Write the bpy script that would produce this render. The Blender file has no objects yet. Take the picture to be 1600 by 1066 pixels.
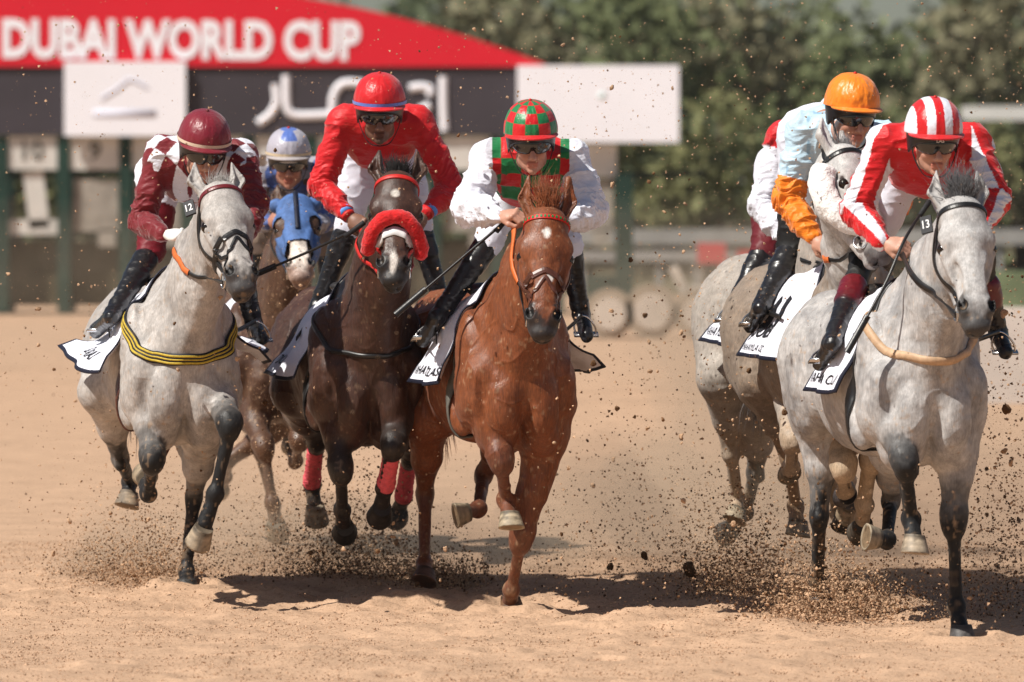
import bpy, math, random
import numpy as np
from mathutils import Vector, Matrix, noise as mnoise
C = bpy.context.scene
# ------------------------------------------------------------------ camera
F_PX, HOR, CAM_H = 9000.0, 310.0, 1.85
PITCH = math.atan((533 - HOR) / F_PX)
cam_d = bpy.data.cameras.new("camera"); cam = bpy.data.objects.new("camera", cam_d)
C.collection.objects.link(cam); C.camera = cam
cam.location = (0, 0, CAM_H); cam.rotation_euler = (math.pi / 2 - PITCH, 0, 0)
cam_d.sensor_width = 36; cam_d.lens = F_PX / 1600 * 36
cam_d.clip_start = 1; cam_d.clip_end = 3000
cam_d.dof.use_dof = True; cam_d.dof.focus_distance = 25.3; cam_d.dof.aperture_fstop = 3.4
# ------------------------------------------------------------------ light
SUN_EL, SUN_AZ = math.radians(52), math.radians(239)      # azimuth the light comes from, clockwise from +Y
w = bpy.data.worlds.new("World"); C.world = w; w.use_nodes = True
nt = w.node_tree; bg = nt.nodes["Background"]
sky = nt.nodes.new("ShaderNodeTexSky"); sky.sky_type = 'NISHITA'; sky.sun_disc = False
sky.sun_elevation = SUN_EL; sky.sun_rotation = SUN_AZ; sky.air_density = 1.0; sky.dust_density = 1.0
nt.links.new(sky.outputs[0], bg.inputs[0]); bg.inputs[1].default_value = 0.05
sun_d = bpy.data.lights.new("sun", 'SUN'); sun_d.energy = 5.0; sun_d.angle = math.radians(0.6); sun_d.color = (1, .95, .87)
sun = bpy.data.objects.new("sun", sun_d); C.collection.objects.link(sun)
sdir = Vector((math.sin(SUN_AZ) * math.cos(SUN_EL), math.cos(SUN_AZ) * math.cos(SUN_EL), math.sin(SUN_EL)))
sun.rotation_euler = sdir.to_track_quat('Z', 'Y').to_euler(); sun.location = (-10, 0, 20)
C.view_settings.view_transform = 'Standard'; C.view_settings.look = 'None'
C.view_settings.exposure = 0.24; C.view_settings.gamma = 1
C.render.engine = 'CYCLES'; C.cycles.use_denoising = True
C.cycles.max_bounces = 5; C.cycles.diffuse_bounces = 3; C.cycles.transparent_max_bounces = 16
# ------------------------------------------------------------------ geometry helpers
A = np.array
def nrm(v): v = A(v, float); return v / (np.linalg.norm(v) + 1e-12)
_cp, _sp = math.cos(PITCH), math.sin(PITCH)
def P(px, py, Y):
    x, y = (px - 800) / F_PX, -(py - 533) / F_PX
    d = A([x, _cp + y * _sp, -_sp + y * _cp]); d = d * (Y / d[1])
    return d + A([0, 0, CAM_H])
def reach(prev, px, py, L, sgn):
    """the point on the sight line of a joint at bone length L from the joint before it"""
    Y0 = prev[1]; ys = Y0 + sgn * np.linspace(0, L * 1.3, 200)
    ds = A([np.linalg.norm(P(px, py, y) - prev) for y in ys]); return P(px, py, ys[int(np.argmin(abs(ds - L)))])
class Frame:
    def __init__(s, O, x, y, z, sc=1.0): s.O, s.x, s.y, s.z, s.s = A(O, float), nrm(x), nrm(y), nrm(z), sc
    def p(s, a, b, c): return s.O + s.s * (a * s.x + b * s.y + c * s.z)
    def R(s): return A([s.x, s.y, s.z])
# ------------------------------------------------------------------ implicit sculpting
class Field:
    def __init__(s): s.pr = []
    def cone(s, a, b, ra, rb, k=.03, col=None, sq=None, cut=False):
        a, b = A(a, float), A(b, float); r = max(ra, rb)
        s.pr.append(dict(t=0, a=a, b=b, ra=ra, rb=rb, k=k, col=col, sq=sq, cut=cut, lo=np.minimum(a, b) - r * 1.02, hi=np.maximum(a, b) + r * 1.02))
    def ell(s, c, r, R=None, k=.03, col=None, cut=False):
        c, r = A(c, float), A(r, float); R = np.eye(3) if R is None else A(R); e = np.sqrt(((R.T * r) ** 2).sum(1))
        s.pr.append(dict(t=1, c=c, r=r, R=R, k=k, col=col, cut=cut, lo=c - e, hi=c + e))
    def chain(s, pts, rs, k=.03, col=None, sq=None):
        for i in range(len(pts) - 1): s.cone(pts[i], pts[i + 1], rs[i], rs[i + 1], k, col, sq)
    @staticmethod
    def d1(q, p):
        if q['t'] == 0:
            a = q['a'].astype(np.float32); ba = (q['b'] - q['a']).astype(np.float32)
            pa = p - a; t = np.clip(pa @ ba / max(float(ba @ ba), 1e-9), 0, 1)
            v = pa - t[..., None] * ba; rr = q['ra'] + (q['rb'] - q['ra']) * t
            if q['sq'] is not None:
                wv, f = q['sq']; wv = nrm(wv).astype(np.float32); c = v @ wv
                v = v + ((1 / f - 1) * c)[..., None] * wv
                n = np.sqrt((v * v).sum(-1)); return (n - rr) * min(f, 1)
            return np.sqrt((v * v).sum(-1)) - rr
        v = (p - q['c'].astype(np.float32)) @ q['R'].T.astype(np.float32); r = q['r'].astype(np.float32)
        k0 = np.sqrt(((v / r) ** 2).sum(-1)); k1 = np.sqrt(((v / (r * r)) ** 2).sum(-1)) + 1e-9
        return np.where(k0 < 1e-3, -min(r), k0 * (k0 - 1) / k1)
    @staticmethod
    def comb(d, e, q):
        k = q['k']
        if q['cut']:
            e = -e; h = np.clip(.5 - .5 * (e - d) / k, 0, 1) if k > 0 else 0
            return -(Field._sm(-d, -e, k))
        return Field._sm(d, e, k)
    @staticmethod
    def _sm(a, b, k):
        if k <= 0: return np.minimum(a, b)
        h = np.maximum(k - abs(a - b), 0) / k
        return np.minimum(a, b) - h * h * k * .25
    def ev(s, p):
        p = np.asarray(p, np.float32); d = np.full(p.shape[:-1], 1.0, np.float32)
        for q in s.pr: d = s.comb(d, s.d1(q, p), q)
        return d
    def evc(s, p):
        p = np.asarray(p, np.float32); d = np.full(p.shape[:-1], .3, np.float32); lo_, hi_ = p.min(0), p.max(0)
        for q in s.pr:
            g = q['k'] + .012; lo, hi = q['lo'] - g, q['hi'] + g
            if (lo > hi_).any() or (hi < lo_).any(): continue
            m = np.flatnonzero(((p > lo) & (p < hi)).all(1))
            if len(m): pm = p[m]; d[m] = s.comb(d[m], s.d1(q, pm), q)
        return d
    def grad(s, p, e=.002):
        p = np.asarray(p, np.float32); g = np.zeros(p.shape, np.float32); e_ = s.evc if len(p) > 3000 else s.ev
        for i in range(3):
            o = np.zeros(3, np.float32); o[i] = e; g[..., i] = e_(p + o) - e_(p - o)
        return g / (np.linalg.norm(g, axis=-1, keepdims=True) + 1e-9)
    def project(s, p, off=0, it=12):
        p = np.array(p, np.float32)
        for _ in range(it): p = p - (.8 * (s.ev(p) - off))[..., None] * s.grad(p)
        return p, s.grad(p)
    def colors(s, p, base, sh=.012):
        p = np.asarray(p, np.float32); W = np.zeros(len(p)); Cc = np.zeros((len(p), 3))
        for q in s.pr:
            if q['cut']: continue
            m = ((p > q['lo'] - .06) & (p < q['hi'] + .06)).all(1)
            if not m.any(): continue
            wgt = np.exp(np.clip(-s.d1(q, p[m]) / sh, -30, 30)); W[m] += wgt
            Cc[m] += wgt[:, None] * A(base if q['col'] is None else q['col'])
        z = W <= 0; W[z] = 1; Cc[z] = base
        return Cc / W[:, None]
    def mesh(s, h):
        lo = np.min([q['lo'] for q in s.pr if not q['cut']], 0) - .05; hi = np.max([q['hi'] for q in s.pr if not q['cut']], 0) + .05
        nb = np.ceil((hi - lo) / (8 * h)).astype(int); B = 8 * h
        g = np.stack(np.meshgrid(*[np.arange(n) for n in nb], indexing='ij'), -1)
        cen = (lo + (g + .5) * B - h / 2).astype(np.float32); dc = s.ev(cen)
        near = abs(dc) < B * .95 + .02
        idx = np.argwhere(near); off = np.stack(np.meshgrid(*[np.arange(8)] * 3, indexing='ij'), -1).reshape(-1, 3)
        cb = cen[near]; base = (lo + idx * B)[:, None, :]; pts = (base + off[None] * h).astype(np.float32)
        d = np.full(pts.shape[:2], .3, np.float32); hd = B * .5
        for q in s.pr:
            m = ((cb > q['lo'] - q['k'] - hd - .01) & (cb < q['hi'] + q['k'] + hd + .01)).all(1)
            if m.any(): d[m] = s.comb(d[m], s.d1(q, pts[m]), q)
        val = np.where(dc < 0, -1, 1).astype(np.float32)
        val = val.repeat(8, 0).repeat(8, 1).repeat(8, 2)
        V5 = val.reshape(nb[0], 8, nb[1], 8, nb[2], 8)
        V5[idx[:, 0], :, idx[:, 1], :, idx[:, 2], :] = d.reshape(-1, 8, 8, 8)
        ins = val < 0
        cnt = np.zeros(tuple(x - 1 for x in ins.shape), np.int8)
        sl = [slice(0, -1), slice(1, None)]
        for i in (0, 1):
            for j in (0, 1):
                for k in (0, 1): cnt += ins[sl[i], sl[j], sl[k]]
        act = (cnt > 0) & (cnt < 8); ci = np.argwhere(act)
        cid = np.full(act.shape, -1, np.int32); cid[act] = np.arange(len(ci))
        cor = {}
        for i in (0, 1):
            for j in (0, 1):
                for k in (0, 1): cor[i, j, k] = val[ci[:, 0] + i, ci[:, 1] + j, ci[:, 2] + k]
        acc = np.zeros((len(ci), 3)); n = np.zeros(len(ci))
        for ax in range(3):
            for u in (0, 1):
                for v in (0, 1):
                    c0 = [0, 0, 0]; o = [x for x in range(3) if x != ax]; c0[o[0]] = u; c0[o[1]] = v; c1 = list(c0); c1[ax] = 1
                    a, b = cor[tuple(c0)], cor[tuple(c1)]; m = (a < 0) != (b < 0)
                    t = np.where(m, a / np.where(m, a - b, 1), 0); pt = np.tile(A(c0, float), (len(ci), 1)); pt[:, ax] = t
                    acc += pt * m[:, None]; n += m
        V = lo + (ci + acc / n[:, None]) * h
        quads = []
        for ax in range(3):
            o = [x for x in range(3) if x != ax]
            a = ins.take(range(ins.shape[ax] - 1), ax); b = ins.take(range(1, ins.shape[ax]), ax)
            e = np.argwhere(a != b); e = e[(e[:, o[0]] > 0) & (e[:, o[1]] > 0)]
            e = e[(e[:, o[0]] < ins.shape[o[0]] - 1) & (e[:, o[1]] < ins.shape[o[1]] - 1)]
            fl = a[tuple(e.T)]
            def cc(du, dv): q = e.copy(); q[:, o[0]] -= du; q[:, o[1]] -= dv; return cid[tuple(q.T)]
            Q = np.stack([cc(1, 1), cc(0, 1), cc(0, 0), cc(1, 0)], 1)
            if ax == 1: fl = ~fl
            Q[~fl] = Q[~fl][:, ::-1]; quads.append(Q)
        Q = np.concatenate(quads); Q = Q[(Q >= 0).all(1)]
        return V, Q
def vnormals(V, Q):
    n = np.cross(V[Q[:, 2]] - V[Q[:, 0]], V[Q[:, 3]] - V[Q[:, 1]]); N = np.stack([np.bincount(Q.ravel(), np.repeat(n[:, i], 4), len(V)) for i in range(3)], 1)
    return N / (np.linalg.norm(N, axis=1, keepdims=True) + 1e-12)
def vnoise(p, sc, seed=0):
    """smooth value noise, vectorised"""
    p = np.asarray(p) * sc + seed * 17.13; i = np.floor(p).astype(np.int64); f = p - i; f = f * f * (3 - 2 * f); r = 0
    for a in (0, 1):
        for b in (0, 1):
            for c in (0, 1):
                n = (i[:, 0] + a) * 374761393 + (i[:, 1] + b) * 668265263 + (i[:, 2] + c) * 2147483647 + seed * 144665
                n = (n ^ (n >> 13)) * 1274126177; n = (n ^ (n >> 16)) & 0xffff
                r = r + (n / 32767.5 - 1) * (f[:, 0] if a else 1 - f[:, 0]) * (f[:, 1] if b else 1 - f[:, 1]) * (f[:, 2] if c else 1 - f[:, 2])
    return r
# ------------------------------------------------------------------ object helpers
def link(o, parent=None):
    C.collection.objects.link(o)
    if parent is not None: o.parent = parent
    return o
def empty(name, loc, label, cat, group=None):
    o = bpy.data.objects.new(name, None); link(o); o.location = tuple(loc); o['label'] = label; o['category'] = cat
    if group: o['group'] = group
    return o
def tag(o, label=None, cat=None, group=None, kind=None):
    for k, v in (('label', label), ('category', cat), ('group', group), ('kind', kind)):
        if v: o[k] = v
    return o
def world_off(parent):
    v = np.zeros(3)
    while parent is not None: v += A(parent.location); parent = parent.parent
    return v
def mkmesh(name, V, Fc, mat, parent=None, smooth=True, attrs=None, origin=None, mats=None, fmat=None):
    me = bpy.data.meshes.new(name); off = world_off(parent)
    V = np.asarray(V, float) - off
    loc = None
    if parent is None and origin is not None: loc = A(origin, float); V = V - loc
    if isinstance(Fc, np.ndarray):
        nv, k = len(V), Fc.shape[1]
        me.vertices.add(nv); me.vertices.foreach_set('co', V.astype(np.float32).ravel())
        me.loops.add(Fc.size); me.loops.foreach_set('vertex_index', Fc.astype(np.int32).ravel())
        me.polygons.add(len(Fc)); me.polygons.foreach_set('loop_start', (np.arange(len(Fc)) * k).astype(np.int32))
        me.update(calc_edges=True)
    else: me.from_pydata([tuple(v) for v in V], [], Fc); me.update()
    me.polygons.foreach_set('use_smooth', [bool(smooth)] * len(me.polygons))
    for m in (mats or [mat]):
        if m: me.materials.append(m)
    if fmat is not None: me.polygons.foreach_set('material_index', np.asarray(fmat, np.int32))
    for nme, dat in (attrs or {}).items():
        dat = np.asarray(dat)
        if dat.ndim == 2:
            at = me.color_attributes.new(nme, 'FLOAT_COLOR', 'POINT')
            at.data.foreach_set('color', np.concatenate([dat, np.ones((len(dat), 1))], 1).astype(np.float32).ravel())
        else:
            at = me.attributes.new(nme, 'FLOAT', 'POINT'); at.data.foreach_set('value', dat.astype(np.float32))
    o = bpy.data.objects.new(name, me); link(o, parent)
    if loc is not None: o.location = tuple(loc)
    return o
class MB:
    """collects simple solids into one mesh"""
    def __init__(s): s.V, s.F, s.M = [], [], []
    def add(s, V, Fc, m=0):
        n = len(s.V); s.V += [tuple(v) for v in V]; s.F += [tuple(n + i for i in f) for f in Fc]; s.M += [m] * len(Fc)
    def box(s, c, h, R=np.eye(3), m=0):
        R = A(R); V = [A(c) + (A([x * h[0], y * h[1], z * h[2]]) @ R) for x in (-1, 1) for y in (-1, 1) for z in (-1, 1)]
        s.add(V, [(0, 1, 3, 2), (4, 6, 7, 5), (0, 4, 5, 1), (2, 3, 7, 6), (0, 2, 6, 4), (1, 5, 7, 3)], m)
    def tube(s, pts, r, n=10, m=0, closed=False):
        pts = [A(p, float) for p in pts]; N = len(pts); r = [r] * N if np.isscalar(r) else r; V = []; ref = None
        for i in range(N):
            t = nrm(pts[(i + 1) % N if closed else min(i + 1, N - 1)] - pts[i - 1 if (closed or i > 0) else 0])
            if ref is None: ref = A([0, 0, 1.]) if abs(t[2]) < .9 else A([1., 0, 0])
            u = nrm(ref - t * (ref @ t)); ref = u; v = np.cross(t, u)
            V += [pts[i] + r[i] * (math.cos(q) * u + math.sin(q) * v) for q in np.linspace(0, 2 * math.pi, n, endpoint=False)]
        Fc = []
        for i in range(N if closed else N - 1):
            j = (i + 1) % N
            for k in range(n): Fc.append((i * n + k, i * n + (k + 1) % n, j * n + (k + 1) % n, j * n + k))
        if not closed: Fc += [tuple(range(n))[::-1], tuple((N - 1) * n + k for k in range(n))]
        s.add(V, Fc, m)
    def ribbon(s, pts, nor, w, th, m=0, closed=False):
        pts = np.asarray(pts, float); N = len(pts); V = []; wv = np.full(N, w) if np.isscalar(w) else w
        for i in range(N):
            t = nrm(pts[(i + 1) % N if closed else min(i + 1, N - 1)] - pts[i - 1 if (closed or i > 0) else 0])
            n_ = nrm(nor[i]); b = nrm(np.cross(t, n_)); n_ = np.cross(b, t)
            V += [pts[i] + b * wv[i] / 2 + n_ * th * .3, pts[i] + b * wv[i] / 2 - n_ * th * .7, pts[i] - b * wv[i] / 2 - n_ * th * .7, pts[i] - b * wv[i] / 2 + n_ * th * .3, pts[i] + n_ * th * .55]
        Fc = []
        for i in range(N if closed else N - 1):
            j = (i + 1) % N; a, b = i * 5, j * 5
            for u, v in ((0, 1), (1, 2), (2, 3), (3, 4), (4, 0)): Fc.append((a + u, a + v, b + v, b + u))
        s.add(V, Fc, m)
    def build(s, name, mat, parent=None, smooth=True, origin=None, mats=None):
        return mkmesh(name, s.V, s.F, mat, parent, smooth, None, origin, mats, s.M if mats else None)
def spline(pts, n, closed=False):
    pts = [A(p, float) for p in pts]; N = len(pts); out = []
    segs = N if closed else N - 1
    for t in np.linspace(0, segs, n, endpoint=not closed):
        i = min(int(t), segs - 1); f = t - i
        g = (lambda j: pts[j % N]) if closed else (lambda j: pts[max(0, min(N - 1, j))])
        a, b, c, d = g(i - 1), g(i), g(i + 1), g(i + 2)
        out.append(.5 * (2 * b + (c - a) * f + (2 * a - 5 * b + 4 * c - d) * f * f + (3 * b - a - 3 * c + d) * f ** 3))
    return A(out)
# ------------------------------------------------------------------ materials
def mat(name, col=None, rough=.6, spec=.5, bump=None, attr=None, var=0, vscale=8, sheen=0, metal=0, coat=0, fur=False):
    m = bpy.data.materials.new(name); m.use_nodes = True; t = m.node_tree; N, Lk = t.nodes, t.links; b = N['Principled BSDF']
    b.inputs['Roughness'].default_value = rough; b.inputs['Specular IOR Level'].default_value = spec; b.inputs['Metallic'].default_value = metal
    b.inputs['Sheen Weight'].default_value = sheen; b.inputs['Coat Weight'].default_value = coat; b.inputs['Coat Roughness'].default_value = .25
    tc = N.new('ShaderNodeTexCoord'); src = None
    if attr:
        at = N.new('ShaderNodeAttribute'); at.attribute_name = attr; src = at.outputs['Color']
    else: b.inputs['Base Color'].default_value = (*col, 1)
    if var:
        nz = N.new('ShaderNodeTexNoise'); nz.inputs['Scale'].default_value = vscale; nz.inputs['Detail'].default_value = 6; nz.inputs['Roughness'].default_value = .65
        Lk.new(tc.outputs['Object'], nz.inputs['Vector'])
        mr = N.new('ShaderNodeMapRange'); mr.inputs['From Min'].default_value = .3; mr.inputs['From Max'].default_value = .7
        mr.inputs['To Min'].default_value = 1 - var; mr.inputs['To Max'].default_value = 1 + var; Lk.new(nz.outputs['Fac'], mr.inputs['Value'])
        mx = N.new('ShaderNodeVectorMath'); mx.operation = 'SCALE'
        if src: Lk.new(src, mx.inputs[0])
        else: mx.inputs[0].default_value = col
        Lk.new(mr.outputs[0], mx.inputs['Scale']); src = mx.outputs[0]
    if fur:
        mp = N.new('ShaderNodeMapping'); mp.inputs['Scale'].default_value = (1, 1, .18); Lk.new(tc.outputs['Object'], mp.inputs['Vector'])
        for sc_, a_ in ((190, fur), (75, fur * .6)):
            nz = N.new('ShaderNodeTexNoise'); nz.inputs['Scale'].default_value = sc_; nz.inputs['Detail'].default_value = 3; Lk.new(mp.outputs[0], nz.inputs['Vector'])
            mr = N.new('ShaderNodeMapRange'); mr.inputs['From Min'].default_value = .3; mr.inputs['From Max'].default_value = .7; mr.inputs['To Min'].default_value = 1 - a_; mr.inputs['To Max'].default_value = 1 + a_; Lk.new(nz.outputs['Fac'], mr.inputs['Value'])
            mx = N.new('ShaderNodeVectorMath'); mx.operation = 'SCALE'; Lk.new(src, mx.inputs[0]); Lk.new(mr.outputs[0], mx.inputs['Scale']); src = mx.outputs[0]
        nz = N.new('ShaderNodeTexNoise'); nz.inputs['Scale'].default_value = 7; nz.inputs['Detail'].default_value = 5; Lk.new(tc.outputs['Object'], nz.inputs['Vector'])
        mr = N.new('ShaderNodeMapRange'); mr.inputs['From Min'].default_value = .35; mr.inputs['From Max'].default_value = .65; mr.inputs['To Min'].default_value = max(rough - .12, .1); mr.inputs['To Max'].default_value = rough + .18; Lk.new(nz.outputs['Fac'], mr.inputs['Value']); Lk.new(mr.outputs[0], b.inputs['Roughness'])
    if src: Lk.new(src, b.inputs['Base Color'])
    if bump:
        last = None
        for (sc, st, dist, stretch) in bump:
            mp = N.new('ShaderNodeMapping'); mp.inputs['Scale'].default_value = stretch; Lk.new(tc.outputs['Object'], mp.inputs['Vector'])
            nz = N.new('ShaderNodeTexNoise'); nz.inputs['Scale'].default_value = sc; nz.inputs['Detail'].default_value = 5; Lk.new(mp.outputs[0], nz.inputs['Vector'])
            bp = N.new('ShaderNodeBump'); bp.inputs['Strength'].default_value = st; bp.inputs['Distance'].default_value = dist
            Lk.new(nz.outputs['Fac'], bp.inputs['Height'])
            if last: Lk.new(last, bp.inputs['Normal'])
            last = bp.outputs[0]
        Lk.new(last, b.inputs['Normal'])
    return m
U1 = (1, 1, 1)
# ------------------------------------------------------------------ horses
MAT = {}
MAT['coat'] = mat('coat', fur=.28, rough=.47, spec=.42, attr='col', var=.13, vscale=14, sheen=.04, bump=[(26, .3, .006, U1), (9, .25, .014, U1), (70, .35, .003, (1, 1, .45)), (230, .7, .002, (1, 1, .22))])
MAT['dapple'] = mat('dapple_coat', fur=.17, rough=.54, spec=.3, attr='col', var=.22, vscale=22, sheen=.04, bump=[(24, .4, .007, U1), (9, .3, .016, U1), (70, .35, .003, (1, 1, .45)), (230, .7, .002, (1, 1, .22))])
MAT['hoof'] = mat('hoof_horn', rough=.6, attr='col', var=.3, vscale=30, bump=[(60, .4, .003, (1, 1, 4))])
MAT['eye'] = mat('eyeball', (.012, .007, .004), .12, .5)
MAT['black_leather'] = mat('black_leather', (.012, .011, .011), .38, .5, var=.3, vscale=60, bump=[(120, .3, .001, U1)])
MAT['brown_leather'] = mat('brown_leather', (.09, .03, .018), .4, .5, var=.3, vscale=60)
MAT['maroon_leather'] = mat('maroon_leather', (.14, .012, .016), .4, .5, var=.25, vscale=60)
MAT['red_strap'] = mat('red_strap', (.55, .02, .015), .5, .4, var=.2, vscale=80)
MAT['tan_leather'] = mat('tan_leather', (.5, .33, .2), .55, .4, var=.2, vscale=50)
MAT['orange_strap'] = mat('orange_rein', (.6, .14, .03), .5, .4, var=.2, vscale=50)
MAT['steel'] = mat('bit_steel', (.6, .6, .6), .25, .5, metal=1)
MAT['white_fleece'] = mat('white_fleece', (.83, .82, .8), .95, .2, var=.06, vscale=60, sheen=.6, bump=[(90, .9, .008, U1), (30, .6, .01, U1)])
MAT['red_fleece'] = mat('red_fleece', (.62, .012, .014), .9, .25, var=.25, vscale=50, sheen=.3, bump=[(90, .9, .008, U1), (30, .6, .01, U1)])
MAT['red_bandage'] = mat('red_bandage', (.78, .12, .15), .8, .2, var=.25, vscale=40, bump=[(12, .8, .006, (1, 1, 14))])
MAT['blue_hood'] = mat('blue_hood', (.07, .14, .33), .7, .3, var=.5, vscale=16, bump=[(20, .6, .008, U1)])
MAT['white_cloth'] = mat('white_cloth', (.78, .79, .87), .75, .25, var=.04, vscale=12, bump=[(7, .7, .02, U1), (22, .4, .006, U1)])
MAT['navy_trim'] = mat('navy_trim', (.012, .014, .03), .6, .3)
MAT['print_black'] = mat('print_black', (.015, .015, .02), .6, .3)
MAT['white_print'] = mat('white_print', (.75, .75, .75), .5, .3)
MAT['pad_grey'] = mat('grey_pad', (.12, .115, .1), .8, .2, var=.2, vscale=40)
MAT['yellow_band'] = mat('yellow_band', (.5, .36, .04), .6, .3, var=.3, vscale=90)
MAT['saddle'] = mat('saddle_leather', (.02, .017, .016), .4, .5, var=.2, vscale=30)
def hair_mat(nm, c): return mat(nm, c, .5, .4, var=.35, vscale=50)

def head_field(f, H, base, dark, jawdrop=0, eark=1.0):
    """canonical horse head in frame H: x across (image right), y towards the face's front, z from poll to muzzle"""
    R = H.R(); S = H.s
    W = lambda z: 1.24
    def E(x, y, z, rx, ry, rz, k=.03, col=None, cut=False, both=True):
        x *= W(z); rx *= W(z)
        for sx in ((1, -1) if both and x != 0 else (1,)): f.ell(H.p(sx * x, y, z), (rx * S, ry * S, rz * S), R, k * S, col, cut)
    def K(a, b, ra, rb, k=.03, col=None, sq=None, both=True):
        a = (a[0] * W(a[2]), a[1], a[2]); b = (b[0] * W(b[2]), b[1], b[2])
        for sx in ((1, -1) if both and (a[0] != 0 or b[0] != 0) else (1,)):
            s2 = None
            if sq is not None: s2 = (H.x * sx * sq[0][0] + H.y * sq[0][1] + H.z * sq[0][2], sq[1])
            f.cone(H.p(sx * a[0], a[1], a[2]), H.p(sx * b[0], b[1], b[2]), ra * S, rb * S, k * S, col, s2)
    E(0, -.055, .07, .078, .085, .1, .03)                        # cranium
    E(0, -.035, .165, .088, .06, .1, .03)                       # forehead
    K((0, -.035, .2), (0, -.030, .47), .060, .045, .04)         # nasal bone
    K((0, -.075, .24), (0, -.058, .50), .068, .052, .04)       # middle of the face
    E(.045, -.135, .235, .045, .1, .115, .035)                   # jowl
    K((.03, -.165, .33), (.022, -.105, .52), .03, .024, .035)   # lower jaw bars
    E(.072, -.035, .185, .024, .024, .05, .025)                  # brow ridge
    K((.078, -.055, .25), (.055, -.06, .36), .013, .008, .03)   # facial crest
    E(.088, -.052, .215, .023, .026, .030, .012, None, True)     # eye socket
    K((.080, -.03, .19), (.088, -.045, .240), .011, .007, .012)  # upper lid
    K((.084, -.078, .195), (.086, -.07, .24), .009, .008, .01)
    K((.045, -.008, .27), (.03, -.0, .43), .008, .006, .03)      # nasal edges
    E(.052, -.026, .365, .016, .026, .06, .03, None, True)           # hollow beside the nose
    E(0, -.055, .53, .053, .052, .068, .035, dark)                 # muzzle
    E(.038, -.018, .487, .028, .030, .044, .022, dark)            # nostril flare
    E(.049, .002, .494, .015, .021, .024, .006, None, True)        # nostril
    E(.050, -.014, .462, .007, .016, .020, .010, None, True)
    E(0, -.038, .575, .040, .034, .030, .02, dark)                # upper lip
    E(0, -.088 - jawdrop, .570 + jawdrop, .033, .036, .030, .018, dark)  # chin
    E(.018, -.062, .592, .02, .022, .006, .006, None, True)       # mouth line
    # ears
    for sx in (1, -1):
        a = H.p(sx * .066, -.075, .015); m_ = H.p(sx * .098, -.07, -.06 * eark); t = H.p(sx * .086, -.055, -.15 * eark)
        f.cone(a, m_, .026 * S, .030 * S, .018 * S); f.cone(m_, t, .031 * S, .005 * S, .012 * S)
        g = H.y * 1.0 + H.x * sx * .35; g = nrm(g)
        f.cone(H.p(sx * .07, -.075, .0) + g * .024 * S, m_ + g * .022 * S, .012 * S, .022 * S, .005 * S, None, None, True)
        f.cone(m_ + g * .022 * S, t + g * .008 * S, .0225 * S, .003 * S, .005 * S, None, None, True)

def make_hoof(c, ax, fwd, name, parent, sc=1.0, tint=(.34, .26, .17), dark=.0):
    ax = nrm(ax); fwd = nrm(fwd - ax * (fwd @ ax)); ax = nrm(ax * .82 - fwd * .57)
    if c[2] < .10: ax = A([0, 0, -1.])
    fwd = nrm(fwd - ax * (fwd @ ax)); sd = np.cross(ax, fwd); V = []; cols = []; rows = 9; n = 22
    for i in range(rows + 2):
        t = min(i, rows) / rows
        r = (.045 + .018 * t) * sc; hh = (-.042 + .078 * t) * sc; sh = .030 * t * sc
        if i == rows + 1: r *= .8; hh -= .003 * sc
        for k in range(n):
            q = 2 * math.pi * k / n; cx, cy = math.cos(q), math.sin(q)
            back = 1.0 if cx > -.2 else .82
            V.append(A(c) + ax * hh + fwd * (sh + r * cx * back) + sd * (r * cy * .95)); cols.append(A(tint) * (1.0 if t > .2 else .45) * (1 - .3 * abs(math.sin(t * 9))) * (.55 + .45 * (mnoise.noise((k * .5, t * 3, c[0] * 9)) > -.15)) * (.8 if i == rows + 1 else 1))
    Fc = []
    for i in range(rows + 1):
        for k in range(n): Fc.append((i * n + k, i * n + (k + 1) % n, (i + 1) * n + (k + 1) % n, (i + 1) * n + k))
    nb = len(V); V += V[(rows + 1) * n:(rows + 2) * n] + V[:n]; cols += [c_ * A([.7, .6, .5]) for c_ in cols[(rows + 1) * n:(rows + 2) * n]] + cols[:n]
    Fc.append(tuple(range(nb + n, nb + 2 * n))); Fc.append(tuple(range(nb, nb + n))[::-1])
    o = mkmesh(name, V, Fc, MAT['hoof'], parent, True, {'col': cols})
    for q in list(o.data.polygons)[-2:]: q.use_smooth = False
    return o

def hair_blades(roots, dirs, L, name, material, parent, n=60, spread=.35, wdt=.006, rs=1, gravity=0, curl=.3):
    """tapered strands fanned from a root line"""
    rd = random.Random(rs); mb = MB(); roots = A(roots)
    for i in range(n):
        t = rd.random() * (len(roots) - 1); j = min(int(t), len(roots) - 2); a = roots[j] + (roots[j + 1] - roots[j]) * (t - j)
        d = nrm(A(dirs[j]) * (1 - t + j) + A(dirs[j + 1]) * (t - j) + A([rd.gauss(0, spread) for _ in range(3)]))
        l = L * rd.uniform(.55, 1.1); b = A([rd.gauss(0, curl), rd.gauss(0, curl), rd.gauss(0, curl * .7) - gravity]); a = a + A([rd.gauss(0, .006) for _ in range(3)])
        ph = rd.uniform(0, 6.28); wv_ = A([math.cos(ph), math.sin(ph), 0]) * l * .05; pts = [a + d * l * s + b * l * s * s + wv_ * math.sin(s * 6 + ph) for s in (0, .2, .4, .6, .8, 1)]
        ww = wdt * rd.uniform(.6, 1.3); mb.tube(pts, [ww, ww * .95, ww * .8, ww * .6, ww * .4, ww * .08], 4)
    return mb.build(name, material, parent)

def strap(field, pts, w, th, mb, n=28, closed=False, m=0, off=.004):
    p = spline(pts, n, closed); q, g = field.project(p, off); mb.ribbon(q, g, w, th, m, closed); return q, g

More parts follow.
